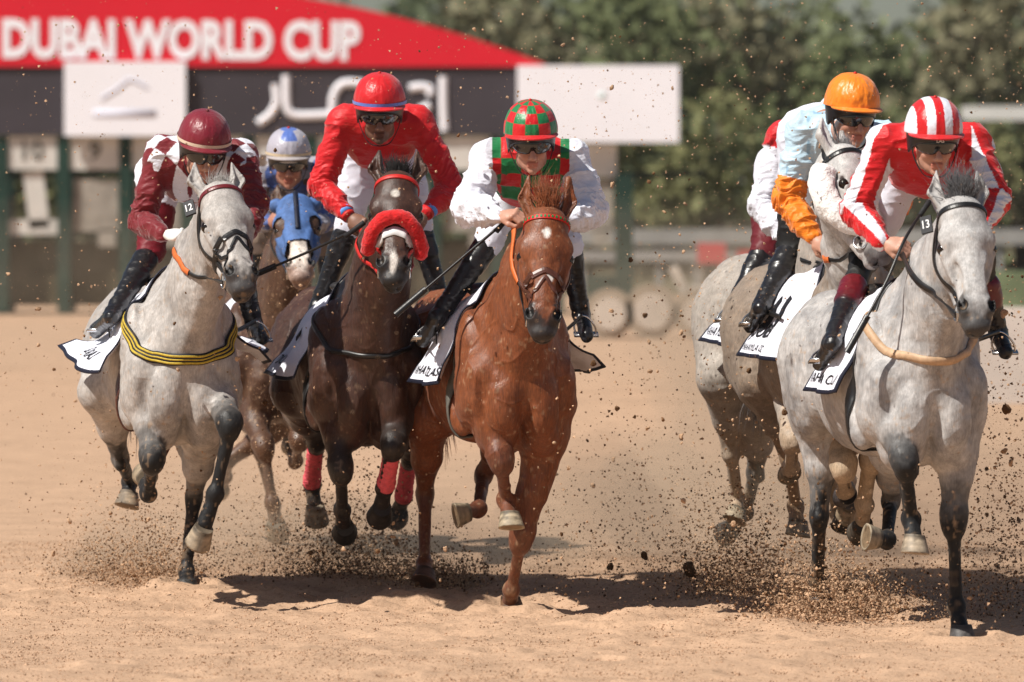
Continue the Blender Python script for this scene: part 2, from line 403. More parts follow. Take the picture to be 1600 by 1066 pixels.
def build_horse(sp):
    Y0 = sp['Y']; h = sp.get('vox', .006)
    PP = lambda j: P(j[0], j[1], Y0 + j[2])
    f = Field(); base = A(sp['coat']); leg = A(sp['leg']); dark = A(sp['muzzle'])
    fw = nrm([sp['head_dir'][0], sp['head_dir'][1], 0]); lf = np.cross([0, 0, 1], fw)
    T = Frame(PP(sp['chest'] + (0,)), fw, lf, [0, 0, 1], sp.get('size', 1.0)); S = T.s
    pit = sp.get('pitch', 0)
    Tb = Frame(T.O, nrm(fw + A([0, 0, pit])), lf, nrm(np.cross(nrm(fw + A([0, 0, pit])), lf)), S)
    R = Tb.R()
    def E(F_, x, y, z, rx, ry, rz, k=.08, col=None, both=True, cut=False):
        for s_ in ((1, -1) if both and y != 0 else (1,)): f.ell(F_.p(x, s_ * y, z), (rx * S, ry * S, rz * S), F_.R(), k * S, col, cut)
    E(Tb, -.62, 0, .03, .60, .265, .33)                  # barrel
    E(Tb, -.9, 0, -.02, .42, .25, .28)
    E(Tb, -.22, 0, .03, .30, .225, .35)                  # chest
    E(Tb, -.42, 0, .33, .32, .07, .1, .12)               # withers
    E(Tb, -.16, .172, .10, .13, .09, .26, .04)          # shoulder blade
    E(Tb, -.03, .175, -.0, .105, .085, .15, .035)           # point of shoulder
    E(Tb, .035, .088, -.11, .105, .092, .15, .022)         # pectorals
    f.cone(Tb.p(.15, 0, .04), Tb.p(.08, 0, -.30), .020, .034, .035, None, None, True)
    for s_ in (1, -1):
        f.cone(Tb.p(.04, s_ * .20, .16), Tb.p(-.26, s_ * .15, .42), .012, .03, .06, None, None, True)
        f.ell(Tb.p(-.30, s_ * .205, -.12), (.12, .06, .13), Tb.R(), .035)
        f.cone(Tb.p(-.36, s_ * .26, .10), Tb.p(-.22, s_ * .25, -.22), .012, .016, .05, None, None, True)
    for s_ in (1, -1): f.cone(Tb.p(.10, s_ * .19, .06), Tb.p(.04, s_ * .175, -.2), .01, .018, .04, None, None, True)
    E(Tb, -.06, .10, -.24, .13, .09, .1, .04)
    E(Tb, -1.08, 0, .19, .42, .19, .17, .1)              # loin
    E(Tb, -1.36, .08, .16, .30, .18, .24, .09)            # croup
    E(Tb, -1.30, .19, .02, .20, .11, .27, .08)           # thigh
    E(Tb, -1.52, .12, .0, .14, .12, .24, .08)
    # neck
    hd = sp['head']; pol = PP(hd['poll'])
    L = .60 * hd.get('sc', .95); mz = reach(pol, hd['lip'][0], hd['lip'][1], L, -1)
    ax = nrm(mz - pol); n0 = A([math.sin(hd['yaw']), -math.cos(hd['yaw']), 0]); nn = nrm(n0 - ax * (n0 @ ax)); rr = nrm(np.cross(nn, ax))
    H = Frame(pol, rr, nn, ax, hd.get('sc', .95)); hs = H.s
    thr = H.p(0, -.16, .12); crest = H.p(0, -.10, .02)
    nb_t = T.p(-.36, 0, .30); nb_b = T.p(-.03, 0, .04); nm_ = sp.get('neck_mid')
    mt = (nb_t + crest) / 2 + A([0, 0, .035]); mbm = (nb_b + thr) / 2
    mid_ = (T.p(-.2, 0, .17) + H.p(0, -.13, .08)) / 2
    side = nrm(np.cross(mid_ - T.p(-.2, 0, .17), [0, 0, 1]))
    nk_ = sp.get('neck', 1.0)
    f.chain([nb_t, mt, crest], [.12, .075 * nk_, .062], .09)
    f.chain([T.p(-.16, 0, .16), mid_, H.p(0, -.13, .09)], [.19 * (.5 + .5 * nk_), .115 * nk_, .075], .09)
    f.chain([nb_b, mbm, thr], [.15, .085 * nk_, .058], .09)
    for s_ in (1, -1):
        f.cone(T.p(-.03, s_ * .09, .12), mid_ + side * s_ * .05, .07, .05, .05)
        f.cone(T.p(.06, s_ * .035, .04), H.p(-s_ * .035, -.15, .17), .048, .028, .03)   # muscle band along the throat
    head_field(f, H, base, dark, hd.get('jaw', 0), hd.get('ear', 1.0))
    # legs
    hoofs = []; J = {}
    for key, s_ in (('FR', -1), ('FL', 1)):
        q = sp['legs'].get(key)
        if not q: continue
        elb = PP(q['elbow']) if 'elbow' in q else T.p(-.13, s_ * .15, q.get('ez', -.17))
        kn = reach(elb, *q['knee'][:2], .42 * S, q['knee'][2]); ft = reach(kn, *q['fet'][:2], .28 * S, q['fet'][2]); hf = reach(ft, *q['hoof'][:2], .135 * S, q['hoof'][2])
        J[key] = (elb, kn, ft, hf); up = T.p(-.10, s_ * .16, -.10); lc = A(q['col']) if 'col' in q else leg
        m1 = elb * .45 + kn * .55; cm = base * .3 + lc * .7; d = nrm(kn - elb); out = T.y * s_
        bk = nrm(-fw - d * (-fw @ d))
        f.cone(up, elb, .115 * S, .085 * S, .06); f.cone(elb, m1, .092 * S, .066 * S, .05); f.cone(m1, kn * .8 + m1 * .2, .062 * S, .052 * S, .03, cm); f.cone(kn * .8 + m1 * .2, kn, .052 * S, .049 * S, .02, lc)
        f.ell(elb * .72 + kn * .28 + out * .022, (.045, .045, .11), None, .04)
        f.ell(elb * .70 + kn * .30 - out * .03 - bk * .02, (.04, .04, .09), None, .04)
        f.cone(kn - d * .035, kn + nrm(ft - kn) * .03, .049 * S, .043 * S, .035, lc); f.cone(kn - d * .02 + bk * .022, kn + bk * .026 + nrm(ft - kn) * .02, .03, .026, .02, lc)
        f.ell(elb * .58 + kn * .42 - bk * .022 + out * .012, (.034, .034, .085), None, .03); f.cone(elb + out * .06, m1 + out * .035, .035, .02, .03)
        for so in (1, -1): f.ell(kn + out * so * .036 - d * .012, (.018, .02, .026), None, .012, lc)
        c1 = kn * .75 + ft * .25; dd = nrm(ft - kn); b2 = np.cross(np.cross(dd, bk), dd); b2 = nrm(b2)
        f.cone(kn, c1, .036 * S, .027 * S, .02, lc); f.cone(c1, ft, .0255 * S, .027 * S, .01, lc)
        f.cone(kn + b2 * .03, ft + b2 * .026, .015 * S, .014 * S, .015, lc)
        for so in (1, -1): f.cone(kn * .8 + ft * .2 + b2 * .016 + out * so * .024, kn * .2 + ft * .8 + b2 * .014 + out * so * .022, .007, .007, .012, None, None, True)
        f.ell(ft, (.040 * S, .042 * S, .04 * S), None, .02, lc); f.ell(ft + b2 * .022, (.023,) * 3, None, .02, lc)
        cor = ft + (hf - ft) * .75; f.cone(ft, cor, .03 * S, .037 * S, .02, lc)
        hoofs.append((hf, hf - ft, q.get('toe', fw), q.get('hc')))
    for key, s_ in (('HR', -1), ('HL', 1)):
        q = sp['legs'].get(key)
        if not q: continue
        hip = Tb.p(-1.36, s_ * .14, .1)
        st = PP(q['stifle']) if 'stifle' in q else Tb.p(-1.10, s_ * .20, -.20)
        hk = PP(q['hockp']) if 'hockp' in q else reach(st, *q['hock'][:2], .44 * S, q['hock'][2])
        ft = reach(hk, *q['fet'][:2], .36 * S, q['fet'][2]); hf = reach(ft, *q['hoof'][:2], .135 * S, q['hoof'][2])
        J[key] = (st, hk, ft, hf); lc = A(q['col']) if 'col' in q else leg; cm = base * .3 + lc * .7
        but = Tb.p(-1.5, s_ * .13, -.08)
        f.cone(hip, st, .17 * S, .115 * S, .08); g1 = st * .45 + hk * .55
        f.cone(but, g1, .12 * S, .06 * S, .08)
        f.cone(st, g1, .11 * S, .062 * S, .05); f.cone(g1, hk, .058 * S, .036 * S, .03, cm)
        dd = nrm(ft - hk); bk = nrm(hk - ft + (hk - st)); bk = nrm(bk - dd * (bk @ dd)) if abs(bk @ dd) < .98 else -fw
        f.ell(hk, (.040 * S, .048 * S, .052 * S), None, .02, lc); tip = hk + bk * .05 - dd * .03; f.cone(tip, hk + dd * .05, .022, .026, .03, lc)
        f.cone(g1 + bk * .03, tip, .02, .014, .03, lc)
        f.cone(hk, ft, .032 * S, .027 * S, .02, lc); f.cone(hk + bk * .02, ft + bk * .024, .016, .013, .015, lc)
        f.ell(ft, (.04 * S,) * 3, None, .02, lc); f.ell(ft + bk * .022, (.023,) * 3, None, .02, lc)
        cor = ft + (hf - ft) * .75; f.cone(ft, cor, .03 * S, .037 * S, .02, lc)
        hoofs.append((hf, hf - ft, q.get('toe', fw), q.get('hc')))
    V, Q = f.mesh(h)
    V0 = None
    Nv = vnormals(V, Q); V = V - np.clip(f.evc(V), -h, h)[:, None] * Nv * .8
    vein = (1 - np.abs(vnoise(V + np.stack([vnoise(V, 14, 61)] * 3, 1) * .03, 9, 62))) ** 14 * sp.get('vein', .0025)
    V = V + Nv * (vein * np.clip((V[:, 2] - .35) / .3, 0, 1) * (.3 + .7 * (np.linalg.norm(V - H.p(0, 0, .3), axis=1) > .38)))[:, None]
    V = V + Nv * ((vnoise(V, 10, 21) * .005 + np.abs(vnoise(V, 14, 23)) * .0045 + vnoise(V, 30, 24) * .0012) * np.clip((V[:, 2] - .5) / .3, .25, 1) * (np.linalg.norm(V - H.p(0, 0, .3), axis=1) > .38))[:, None]
    cols = f.colors(V + np.stack([vnoise(V, 18, 41 + q_) for q_ in range(3)], 1) * .030 + np.stack([vnoise(V, 60, 51 + q_) for q_ in range(3)], 1) * .020, base, .006)
    Vh = (V - H.O) @ H.R().T / hs                # head coordinates for the markings
    nz = vnoise(V, 9, 3)[:, None]; n2 = vnoise(V, 40, 5)
    for (x, y, z, rx, rz, c, sof) in sp.get('marks', []):
        on = (Vh[:, 1] > -.09) if y > -1 else np.ones(len(V), bool)
        dd = np.sqrt(((Vh[:, 0] - x) / rx) ** 2 + ((Vh[:, 2] - z) / rz) ** 2) + n2 * .25
        wv = (np.clip((1 + sof - dd) / (2 * sof), 0, 1) * on)[:, None]; cols = cols * (1 - wv) + A(c) * wv
    if 'mottle' in sp:
        c2, amt, sc = sp['mottle']; n3 = vnoise(V, sc, 7) * .5 + vnoise(V, sc * 2.7, 8) * .35 + vnoise(V, sc * 7, 9) * .3
        wv = (np.clip(n3 * 1.4 + .22, 0, 1) * amt)[:, None]; isb = np.clip(1 - np.abs(cols - base).max(1) / (base.max() + 1e-6) * 1.6, 0, 1)[:, None]; cols = cols * (1 - wv * isb) + A(c2) * wv * isb
    if 'legmix' in sp:        # torn edge between body colour and dark points
        pass
    dn_ = ((np.abs(Vh[:, 0]) - .0615) / .022) ** 2 + ((Vh[:, 1] + .002) / .034) ** 2 + ((Vh[:, 2] - .494) / .028) ** 2; cols[dn_ < 1] = (.006, .005, .005)  # nostril hollow painted near black, its shade put into the colour
    # sand caught on lower legs
    gz = V[:, 2]; wv = (np.clip((.4 - gz) / .6, 0, .4) * np.clip(n2 + .2 + nz[:, 0] * .5, 0, 1))[:, None]; cols = cols * (1 - wv) + A([.36, .23, .13]) * wv
    sp_ = np.clip(vnoise(V, 75, 81) * 1.5 + vnoise(V, 25, 82) * .6 - .75, 0, .8) * np.clip(1.5 - V[:, 2] * .55 + nz[:, 0] * .6, .1, 1) * sp.get('dust', .7); cols = cols * (1 - sp_[:, None]) + A([.42, .28, .17]) * sp_[:, None]
    cx = T.p(-.6, 0, 0); root = empty('racehorse', (cx[0], cx[1], 0), sp['label'], 'horse', 'racehorses galloping in the pack')
    body = mkmesh('body', V, Q, MAT[sp.get('mat', 'coat')], root, True, {'col': cols})
    for i, (c, a_, toe, hc) in enumerate(hoofs):
        make_hoof(c, a_, A(toe, float), 'hoof', root, S * 1.02, hc or sp.get('hoofc', (.34, .26, .17)))
    for s_ in (1, -1):
        mb = MB(); c = H.p(s_ * .099, -.052, .216)
        V2 = []; n = 12
        for i in range(n + 1):
            for k in range(16):
                a1 = math.pi * i / n; a2 = 2 * math.pi * k / 16; V2.append(c + .027 * hs * A([math.sin(a1) * math.cos(a2), math.sin(a1) * math.sin(a2), math.cos(a1)]))
        mb.add(V2, [(i * 16 + k, i * 16 + (k + 1) % 16, (i + 1) * 16 + (k + 1) % 16, (i + 1) * 16 + k) for i in range(n) for k in range(16)])
        mb.build('eye', MAT['eye'], root)
    hm = hair_mat('mane_hair', sp['mane'])
    # forelock and mane
    fl = sp.get('forelock', dict(L=.13, n=70, up=.5))
    dv = nrm(-H.z * fl['up'] + H.y * (1 - fl['up']) + H.x * fl.get('x', 0))
    hair_blades([H.p(-.04, -.05, -.0), H.p(-.01, -.02, .025), H.p(.01, -.02, .025), H.p(.04, -.05, -.0)], [nrm(dv - H.x * .1), dv, dv, nrm(dv + H.x * .12)], fl['L'], 'forelock', hm, root, int(fl['n'] * 4), fl.get('spread', .35) * .62, .0017, 5, -.05, .18)
    cr = [H.p(0, -.10, -.02), crest + (mt - crest) * .35 + A([0, 0, .05]), mt + A([0, 0, .07]), (nb_t + mt) / 2 + A([0, 0, .09])]
    msd = -1; md = nrm(side * msd * .8 + A([0, .5, .4]))
    cr = [f.project(A([c]), -.004)[0][0] for c in cr]
    hair_blades(cr, [md] * 4, sp.get('mane_len', .11), 'mane', hm, root, sp.get('mane_n', 260), .2, .003, 6, .5, .15)
    tl = Tb.p(-1.66, 0, .26); hair_blades([tl, tl - A([0, 0, .05])], [nrm(A([-fw[0]*.5, .5, -1]))] * 2, .55, 'tail', hm, root, 150, .04, .006, 8, .25, .05)
    return dict(root=root, f=f, H=H, T=T, Tb=Tb, J=J, fw=fw, lf=lf, body=body, PP=PP, S=S)
GREY = (.46, .44, .42)
SPEC = {}
SPEC['A'] = dict(neck=.9, Y=26.0, chest=(286, 588), head_dir=(.17, -.985), coat=(.43, .40, .375), leg=(.009, .0085, .009), muzzle=(.05, .045, .045), mat='dapple', mane=(.4, .38, .36),
    label='light grey horse with yellow and black chest band, leftmost in the pack', mottle=((.22, .205, .195), .65, 6),
    head=dict(poll=(347, 284, -.42), lip=(386, 452), yaw=.34, sc=1.0), mane_side=-1, mane_len=.07,
    forelock=dict(L=.07, n=60, up=.7),
    marks=[],
    legs=dict(FR=dict(ez=-.02, knee=(238, 722, -1), fet=(232, 772, 1), hoof=(228, 752, 1)), FL=dict(ez=-.04, knee=(360, 664, -1), fet=(336, 772, 1), hoof=(314, 835, -1), hc=(.4, .31, .21)),
        HL=dict(stifle=(318, 672, .95), hock=(303, 776, 1), fet=(291, 893, -1), hoof=(291, 919, -1), hc=(.08, .075, .07)),
        HR=dict(stifle=(163, 610, 1.0), hock=(188, 716, 1), fet=(203, 752, 1), hoof=(199, 782, -1), hc=(.4, .31, .22)))
    )
SPEC['B'] = dict(Y=26.4, chest=(578, 592), head_dir=(.15, -.99), dust=.3, vein=.004, coat=(.045, .0165, .009), leg=(.016, .01, .008), muzzle=(.013, .011, .011), mane=(.01, .008, .007),
    label='dark bay horse with red sheepskin noseband and red leg bandages', mottle=((.075, .03, .017), .6, 5),
    head=dict(poll=(620, 268, -.42), lip=(614, 439), yaw=-.02, sc=1.0), mane_side=1, mane_len=.13, forelock=dict(L=.10, n=150, up=.98, spread=.4),
    marks=[(.0, 0, .14, .018, .02, (.5, .45, .4), .3), (.0, 0, .5, .017, .06, (.6, .55, .5), .3)],
    legs=dict(FR=dict(ez=-.06, knee=(533, 738, -1), fet=(535, 798, 1), hoof=(537, 822, 1), hc=(.03, .025, .02)), FL=dict(ez=-.03, knee=(614, 700, -1), fet=(602, 762, 1), hoof=(595, 795, 1), hc=(.04, .03, .025)),
        HR=dict(stifle=(462, 610, 1.0), hock=(494, 692, 1), fet=(487, 757, 1), hoof=(493, 800, -1), hc=(.5, .4, .28)),
        HL=dict(stifle=(640, 640, 1.0), hock=(640, 716, 1), fet=(630, 778, 1), hoof=(622, 800, 1), hc=(.05, .04, .035))))
SPEC['C'] = dict(Y=25.5, chest=(812, 598), head_dir=(.2, -.98), vein=.005, coat=(.175, .048, .014), leg=(.115, .034, .014), muzzle=(.022, .016, .015), mane=(.26, .075, .025), size=.98,
    label='bright chestnut horse with small white star, second from the camera in the middle', mottle=((.21, .065, .022), .55, 5),
    head=dict(ear=1.15, poll=(856, 326, -.40), lip=(848, 526), yaw=.03, sc=1.0), mane_side=1, mane_len=.08, forelock=dict(L=.16, n=110, up=1.0, x=-.05, spread=.26),
    marks=[(.0, 0, .125, .014, .022, (.75, .72, .68), .4), (-.012, 0, .118, .012, .008, (.75, .72, .68), .4), (.02, 0, .33, .014, .02, (.7, .66, .62), .3)],
    legs=dict(FR=dict(ez=-.0, knee=(784, 722, -1), fet=(791, 783, 1), hoof=(797, 815, -1), hc=(.42, .34, .23)), FL=dict(ez=-.24, knee=(814, 844, -1), fet=(799, 922, 1), hoof=(797, 946, 1), hc=(.2, .1, .05)),
        HR=dict(stifle=(668, 650, 1.0), hock=(664, 772, 1), fet=(663, 882, -1), hoof=(662, 903, -1), hc=(.12, .06, .04)),
        HL=dict(stifle=(800, 660, 1.0), hock=(756, 742, 1), fet=(748, 795, -1), hoof=(720, 803, -1), hc=(.36, .28, .19))))
SPEC['E'] = dict(neck=.93, Y=24.0, chest=(1450, 612), head_dir=(.18, -.985), coat=(.43, .415, .405), leg=(.007, .007, .008), muzzle=(.055, .052, .052), mat='dapple', mane=(.11, .11, .115),
    label='grey horse with black lower legs and tan chest strap, nearest the camera on the right', mottle=((.15, .145, .15), .7, 5),
    head=dict(poll=(1506, 308, -.42), lip=(1532, 513), yaw=.18, sc=1.0), mane_side=-1, mane_len=.09, forelock=dict(L=.15, n=150, up=.98, spread=.4),
    marks=[(0, 0, .3, .05, .2, (.5, .49, .48), .5)],
    legs=dict(FR=dict(ez=.02, knee=(1415, 728, -1), fet=(1424, 812, 1), hoof=(1428, 852, -1), hc=(.44, .35, .25)), FL=dict(elbow=(1500, 655, .1), knee=(1490, 816, -1), fet=(1494, 948, 1), hoof=(1502, 992, -1), hc=(.1, .09, .085)),
        HR=dict(stifle=(1290, 640, 1.35), hock=(1280, 806, 1), fet=(1278, 905, 1), hoof=(1278, 932, 1), hc=(.06, .05, .05)),
        HL=dict(stifle=(1400, 700, 1.2), hock=(1392, 782, 1), fet=(1386, 843, -1), hoof=(1360, 840, -1), hc=(.38, .31, .22))))
SPEC['D'] = dict(Y=25.4, chest=(1370, 560), head_dir=(.24, -.97), neck=.78, coat=(.25, .195, .15), leg=(.42, .32, .22), muzzle=(.07, .065, .065), mat='dapple', mane=(.2, .19, .19),
    label='grey brown horse with thick white sheepskin noseband, half hidden behind the nearest grey', mottle=((.17, .14, .12), .6, 6), vox=.007,
    head=dict(poll=(1331, 229, -.42), lip=(1392, 404), yaw=.95, sc=1.0), forelock=dict(L=.08, n=60, up=.9),
    marks=[(0, -2, .2, .4, .45, (.47, .455, .44), .3), (0, 0, .58, .1, .08, (.1, .09, .09), .4)],
    legs=dict(FR=dict(knee=(1318, 735, -1), fet=(1322, 765, 1), hoof=(1318, 770, 1), hc=(.06, .05, .05)), FL=dict(knee=(1362, 720, -1), fet=(1352, 790, 1), hoof=(1345, 820, 1), hc=(.1, .08, .06)),
        HR=dict(stifle=(1196, 590, 1.1), hock=(1232, 715, 1), fet=(1243, 790, 1), hoof=(1245, 826, -1), hc=(.5, .4, .27), col=(.34, .22, .13)),
        HL=dict(stifle=(1300, 650, 1.1), hock=(1300, 740, 1), fet=(1310, 800, 1), hoof=(1315, 820, -1), hc=(.1, .08, .06))))
SPEC['F'] = dict(Y=26.3, chest=(1298, 540), head_dir=(.20, -.98), coat=(.36, .32, .28), leg=(.40, .30, .21), muzzle=(.1, .09, .09), mat='dapple', mane=(.3, .28, .27),
    label='pale grey horse at the back right, only its hindquarters and saddle cloth in view', vox=.009, mottle=((.33, .28, .24), .5, 6),
    head=dict(poll=(1330, 262, -.38), lip=(1392, 408), yaw=.7, sc=.93), forelock=dict(L=.06, n=20, up=.9),
    legs=dict(FR=dict(knee=(1240, 690, -1), fet=(1236, 730, 1), hoof=(1232, 735, 1)), FL=dict(knee=(1330, 690, -1), fet=(1325, 750, 1), hoof=(1325, 790, 1)),
        HR=dict(stifle=(1128, 590, 1.1), hock=(1142, 706, 1), fet=(1152, 780, 1), hoof=(1148, 806, -1), hc=(.4, .32, .22)),
        HL=dict(stifle=(1190, 640, 1.2), hock=(1180, 738, 1), fet=(1165, 800, 1), hoof=(1142, 824, 1), hc=(.06, .055, .05), col=(.06, .05, .045))))
SPEC['G'] = dict(Y=29.6, chest=(434, 570), head_dir=(.15, -.99), coat=(.065, .028, .015), leg=(.09, .04, .02), muzzle=(.3, .2, .16), mane=(.06, .03, .02), size=.98,
    label='brown horse in a blue hood running behind the front line', vox=.01, mottle=((.13, .07, .04), .6, 14),
    head=dict(poll=(461, 306, -.42), lip=(470, 432), yaw=.05, sc=.95), forelock=dict(L=.05, n=10, up=.9),
    marks=[(0, 0, .44, .06, .09, (.75, .66, .58), .4)],
    legs=dict(FR=dict(knee=(413, 700, -1), fet=(425, 785, 1), hoof=(432, 822, 1)), FL=dict(knee=(468, 690, -1), fet=(462, 720, 1), hoof=(458, 705, 1)),
        HR=dict(stifle=(400, 620, 1.0), hock=(405, 700, 1), fet=(428, 790, 1), hoof=(430, 815, 1)),
        HL=dict(stifle=(470, 640, 1.0), hock=(356, 720, 1), fet=(352, 745, 1), hoof=(345, 760, 1))))
HS = {}
import time
_t = time.time()
for k_ in 'ABCEDFG': HS[k_] = build_horse(SPEC[k_])
print('horses', time.time() - _t)
# ------------------------------------------------------------------ tack
def text_mesh(txt, size, bold=0.0):
    cu = bpy.data.curves.new('txt', 'FONT'); cu.body = txt; cu.size = size; cu.offset = bold * size; cu.resolution_u = 3
    o = bpy.data.objects.new('txt', cu); C.collection.objects.link(o); dg = bpy.context.evaluated_depsgraph_get(); dg.update()
    me = bpy.data.meshes.new_from_object(o.evaluated_get(dg)); V = A([v.co[:] for v in me.vertices]); Fc = [tuple(p.vertices) for p in me.polygons]
    bpy.data.objects.remove(o); bpy.data.curves.remove(cu); bpy.data.meshes.remove(me)
    return V, Fc
def tack_bridle(h, st):
    f, H, root = h['f'], h['H'], h['root']; m1, m2 = MAT[st['main']], MAT[st.get('brow', st['main'])]
    mb = MB(); bp = lambda L: [H.p(*q) for q in L]
    for s_ in (1, -1):
        strap(f, bp([(s_ * .13, -.11, .05), (s_ * .13, -.15, .19), (s_ * .10, -.12, .36), (s_ * .065, -.08, .47)]), .019, .005, mb)
        strap(f, bp([(s_ * .13, -.10, .05), (s_ * .11, -.17, .12), (s_ * .07, -.24, .2), (0, -.26, .22)]), .015, .005, mb)
    strap(f, bp([(-.13, -.10, .05), (-.10, -.13, -.02), (0, -.09, -.05), (.10, -.13, -.02), (.13, -.10, .05)]), .022, .005, mb)
    br = mb.build('bridle', m1, root, False)
    mb = MB(); strap(f, bp([(-.13, -.10, .055), (-.085, -.0, .05), (0, .05, .045), (.085, 0, .05), (.13, -.10, .055)]), .021, .006, mb, 40)
    bb = mb.build('browband', m2, br, False)
    if st.get('chequer'):
        mb = MB(); q, g = strap(f, bp([(-.13, -.10, .055), (-.085, -.0, .05), (0, .05, .045), (.085, 0, .05), (.13, -.10, .055)]), .008, .005, MB(), 41, off=.0075)
        for i in range(2, 38, 2): mb.ribbon(q[i:i + 2], g[i:i + 2], .012, .004)
        mb.build('browband_stitching', MAT['green_silk'], bb, False)
    z0 = st.get('nz', .33)
    if not st.get('nonose'):
        mb = MB()
        strap(f, bp([(-.10, -.10, z0 + .05), (-.07, -.0, z0 + .02), (0, .05, z0 - .01), (.07, 0, z0 + .02), (.10, -.10, z0 + .05), (.04, -.2, z0 + .07), (-.04, -.2, z0 + .07)]), .024, .006, mb, 44, True)
        if st.get('drop', 1): strap(f, bp([(-.09, -.08, z0 + .05), (-.05, .0, z0 + .09), (0, .04, z0 + .02), (.05, .0, z0 + .09), (.09, -.08, z0 + .05)]), .015, .005, mb, 36); strap(f, bp([(-.05, -.02, z0 + .09), (-.06, -.08, z0 + .17), (0, -.16, z0 + .22), (.06, -.08, z0 + .17), (.05, -.02, z0 + .09)]), .014, .005, mb, 36)
        mb.build('noseband', MAT[st.get('nose', st['main'])], br, False)
    for s_ in (1, -1):
        c = H.p(s_ * .07, -.078, .492); mb = MB()
        mb.tube([c + .034 * H.s * (math.cos(a) * H.y + math.sin(a) * H.z) for a in np.linspace(0, 2 * math.pi, 20, endpoint=False)], .0045, 8, closed=True)
        mb.tube([c, H.p(0, -.07, .50)], .006, 8)
        mb.build('bit_ring', MAT['steel'], br)
    return br
def roll(h, pts, r, name, m, seed=1, n=70):
    """fat sheepskin roll wrapped on the nose"""
    H = h['H']; p = spline([H.p(*q) for q in pts], n); mb = MB(); rr = [r * (min(1, .35 + i / 5) if i < n / 2 else min(1, .35 + (n - 1 - i) / 5)) for i in range(n)]
    mb.tube(p, rr, 30); V = A(mb.V); V0 = V.copy(); ctr = np.repeat(p, 30, 0)[:len(V)]
    d = V[:len(ctr)] - ctr; d /= (np.linalg.norm(d, axis=1, keepdims=True) + 1e-9)
    V[:len(ctr)] += d * (vnoise(V0[:len(ctr)], 55, seed) * .0035 + vnoise(V0[:len(ctr)], 22, seed) * .004 + vnoise(V0[:len(ctr)], 140, seed) * .002)[:, None]
    mb.V = [tuple(v) for v in V]; return mb.build(name, m, h['root'])
def saddle_cloth(h, st, texts=()):
    f, T, root = h['f'], h['T'], h['root']; L = st.get('L', .66); x0, x1 = st.get('x0', -.34), st.get('x1', -.98)
    def raw(v, u, off=.012):
        s = u * L; x = x0 + (x1 - x0) * v; s0 = .36; sg = 1 if s >= 0 else -1; a = abs(s)
        key = 'L' if sg > 0 else 'R'; b = math.radians(st['fl' + key][0] * (1 - v) + st['fl' + key][1] * v)
        th = min(a, s0) / .36
        p0 = T.p(x, sg * .40 * math.sin(th), .02 + .44 * math.cos(th)); p1 = T.p(x, sg * .40 * math.sin(th + .05), .02 + .44 * math.cos(th + .05))
        return p0, p1, a, s0, sg, b, x
    nu, nv = 61, 25; us = np.linspace(-1, 1, nu); vs = np.linspace(0, 1, nv); e = .028
    us = np.concatenate([[-1], np.linspace(-1 + e, 1 - e, nu - 2), [1]]); vs = np.concatenate([[0], np.linspace(e * 1.1, 1 - e * 1.1, nv - 2), [1]])
    def pts(VU, off):
        R_ = [raw(v, u) for v, u in VU]; P0, _ = f.project(A([r[0] for r in R_]), off); P1, _ = f.project(A([r[1] for r in R_]), off)
        out = []
        for (v, u), r, a0, a1 in zip(VU, R_, P0.astype(float), P1.astype(float)):
            _, _, a, s0, sg, b, x = r; p = a0
            if a > s0:
                t = nrm(a1 - a0); dn = nrm(t * .5 + A([0, 0, -1]) * .5); o = T.y * sg; e_ = a - s0; bb = b * min(1, e_ / .16)
                wv = .012 * math.sin(v * 9 + sg) * min(1, e_ / .1) + .008 * math.sin(v * 17 + a * 14)* min(1, e_ / .1)
                p = a0 + (dn * math.cos(bb) + o * math.sin(bb)) * e_ + o * wv - T.x * e_ * st.get('back', .15)
            out.append(p)
        return A(out)
    VU = [(v, u) for v in vs for u in us]; V = pts(VU, .014); Fc = []; fm = []
    for i in range(nv - 1):
        for j in range(nu - 1):
            Fc.append((i * nu + j, i * nu + j + 1, (i + 1) * nu + j + 1, (i + 1) * nu + j)); fm.append(1 if i in (0, nv - 2) or j in (0, nu - 2) else 0)
    o = mkmesh('saddle_cloth', V, Fc, None, root, True, None, None, [MAT['white_cloth'], MAT['navy_trim']], fm)
    md = o.modifiers.new('s', 'SOLIDIFY'); md.thickness = .007; md.offset = 0
    Wd = abs(x1 - x0)
    for (txt, size, side, vs_, us_, bold) in texts:       # side -1: horse's right flank, read from the rear forwards
        tv, tf = text_mesh(txt, size, bold)
        G = V.reshape(nv, nu, 3)
        def samp(v, u):
            j = min(max(np.searchsorted(us, u) - 1, 0), nu - 2); i = min(max(np.searchsorted(vs, v) - 1, 0), nv - 2); fu = (u - us[j]) / (us[j + 1] - us[j]); fv = (v - vs[i]) / (vs[i + 1] - vs[i])
            q = G[i:i + 2, j:j + 2]; n0 = nrm(np.cross(q[1, 0] - q[0, 0], q[0, 1] - q[0, 0])); n0 = n0 * (1 if n0 @ T.y * side > 0 else -1)
            return (q[0, 0] * (1 - fu) + q[0, 1] * fu) * (1 - fv) + (q[1, 0] * (1 - fu) + q[1, 1] * fu) * fv, n0
        R2 = []; okv = []
        for (a, b, _) in tv:
            v = vs_ - a / Wd if side < 0 else vs_ + a / Wd; u = side * (us_ - b / L); okv.append(.05 < v < .95); R2.append(samp(max(min(v, .97), .03), u))
        P_ = A([x[0] for x in R2]); n_ = A([x[1] for x in R2]); tf = [q for q in tf if all(okv[i] for i in q)]
        if not tf: continue
        mkmesh('lettering', P_ + n_ * .0075, tf, MAT['print_black'], o, False)
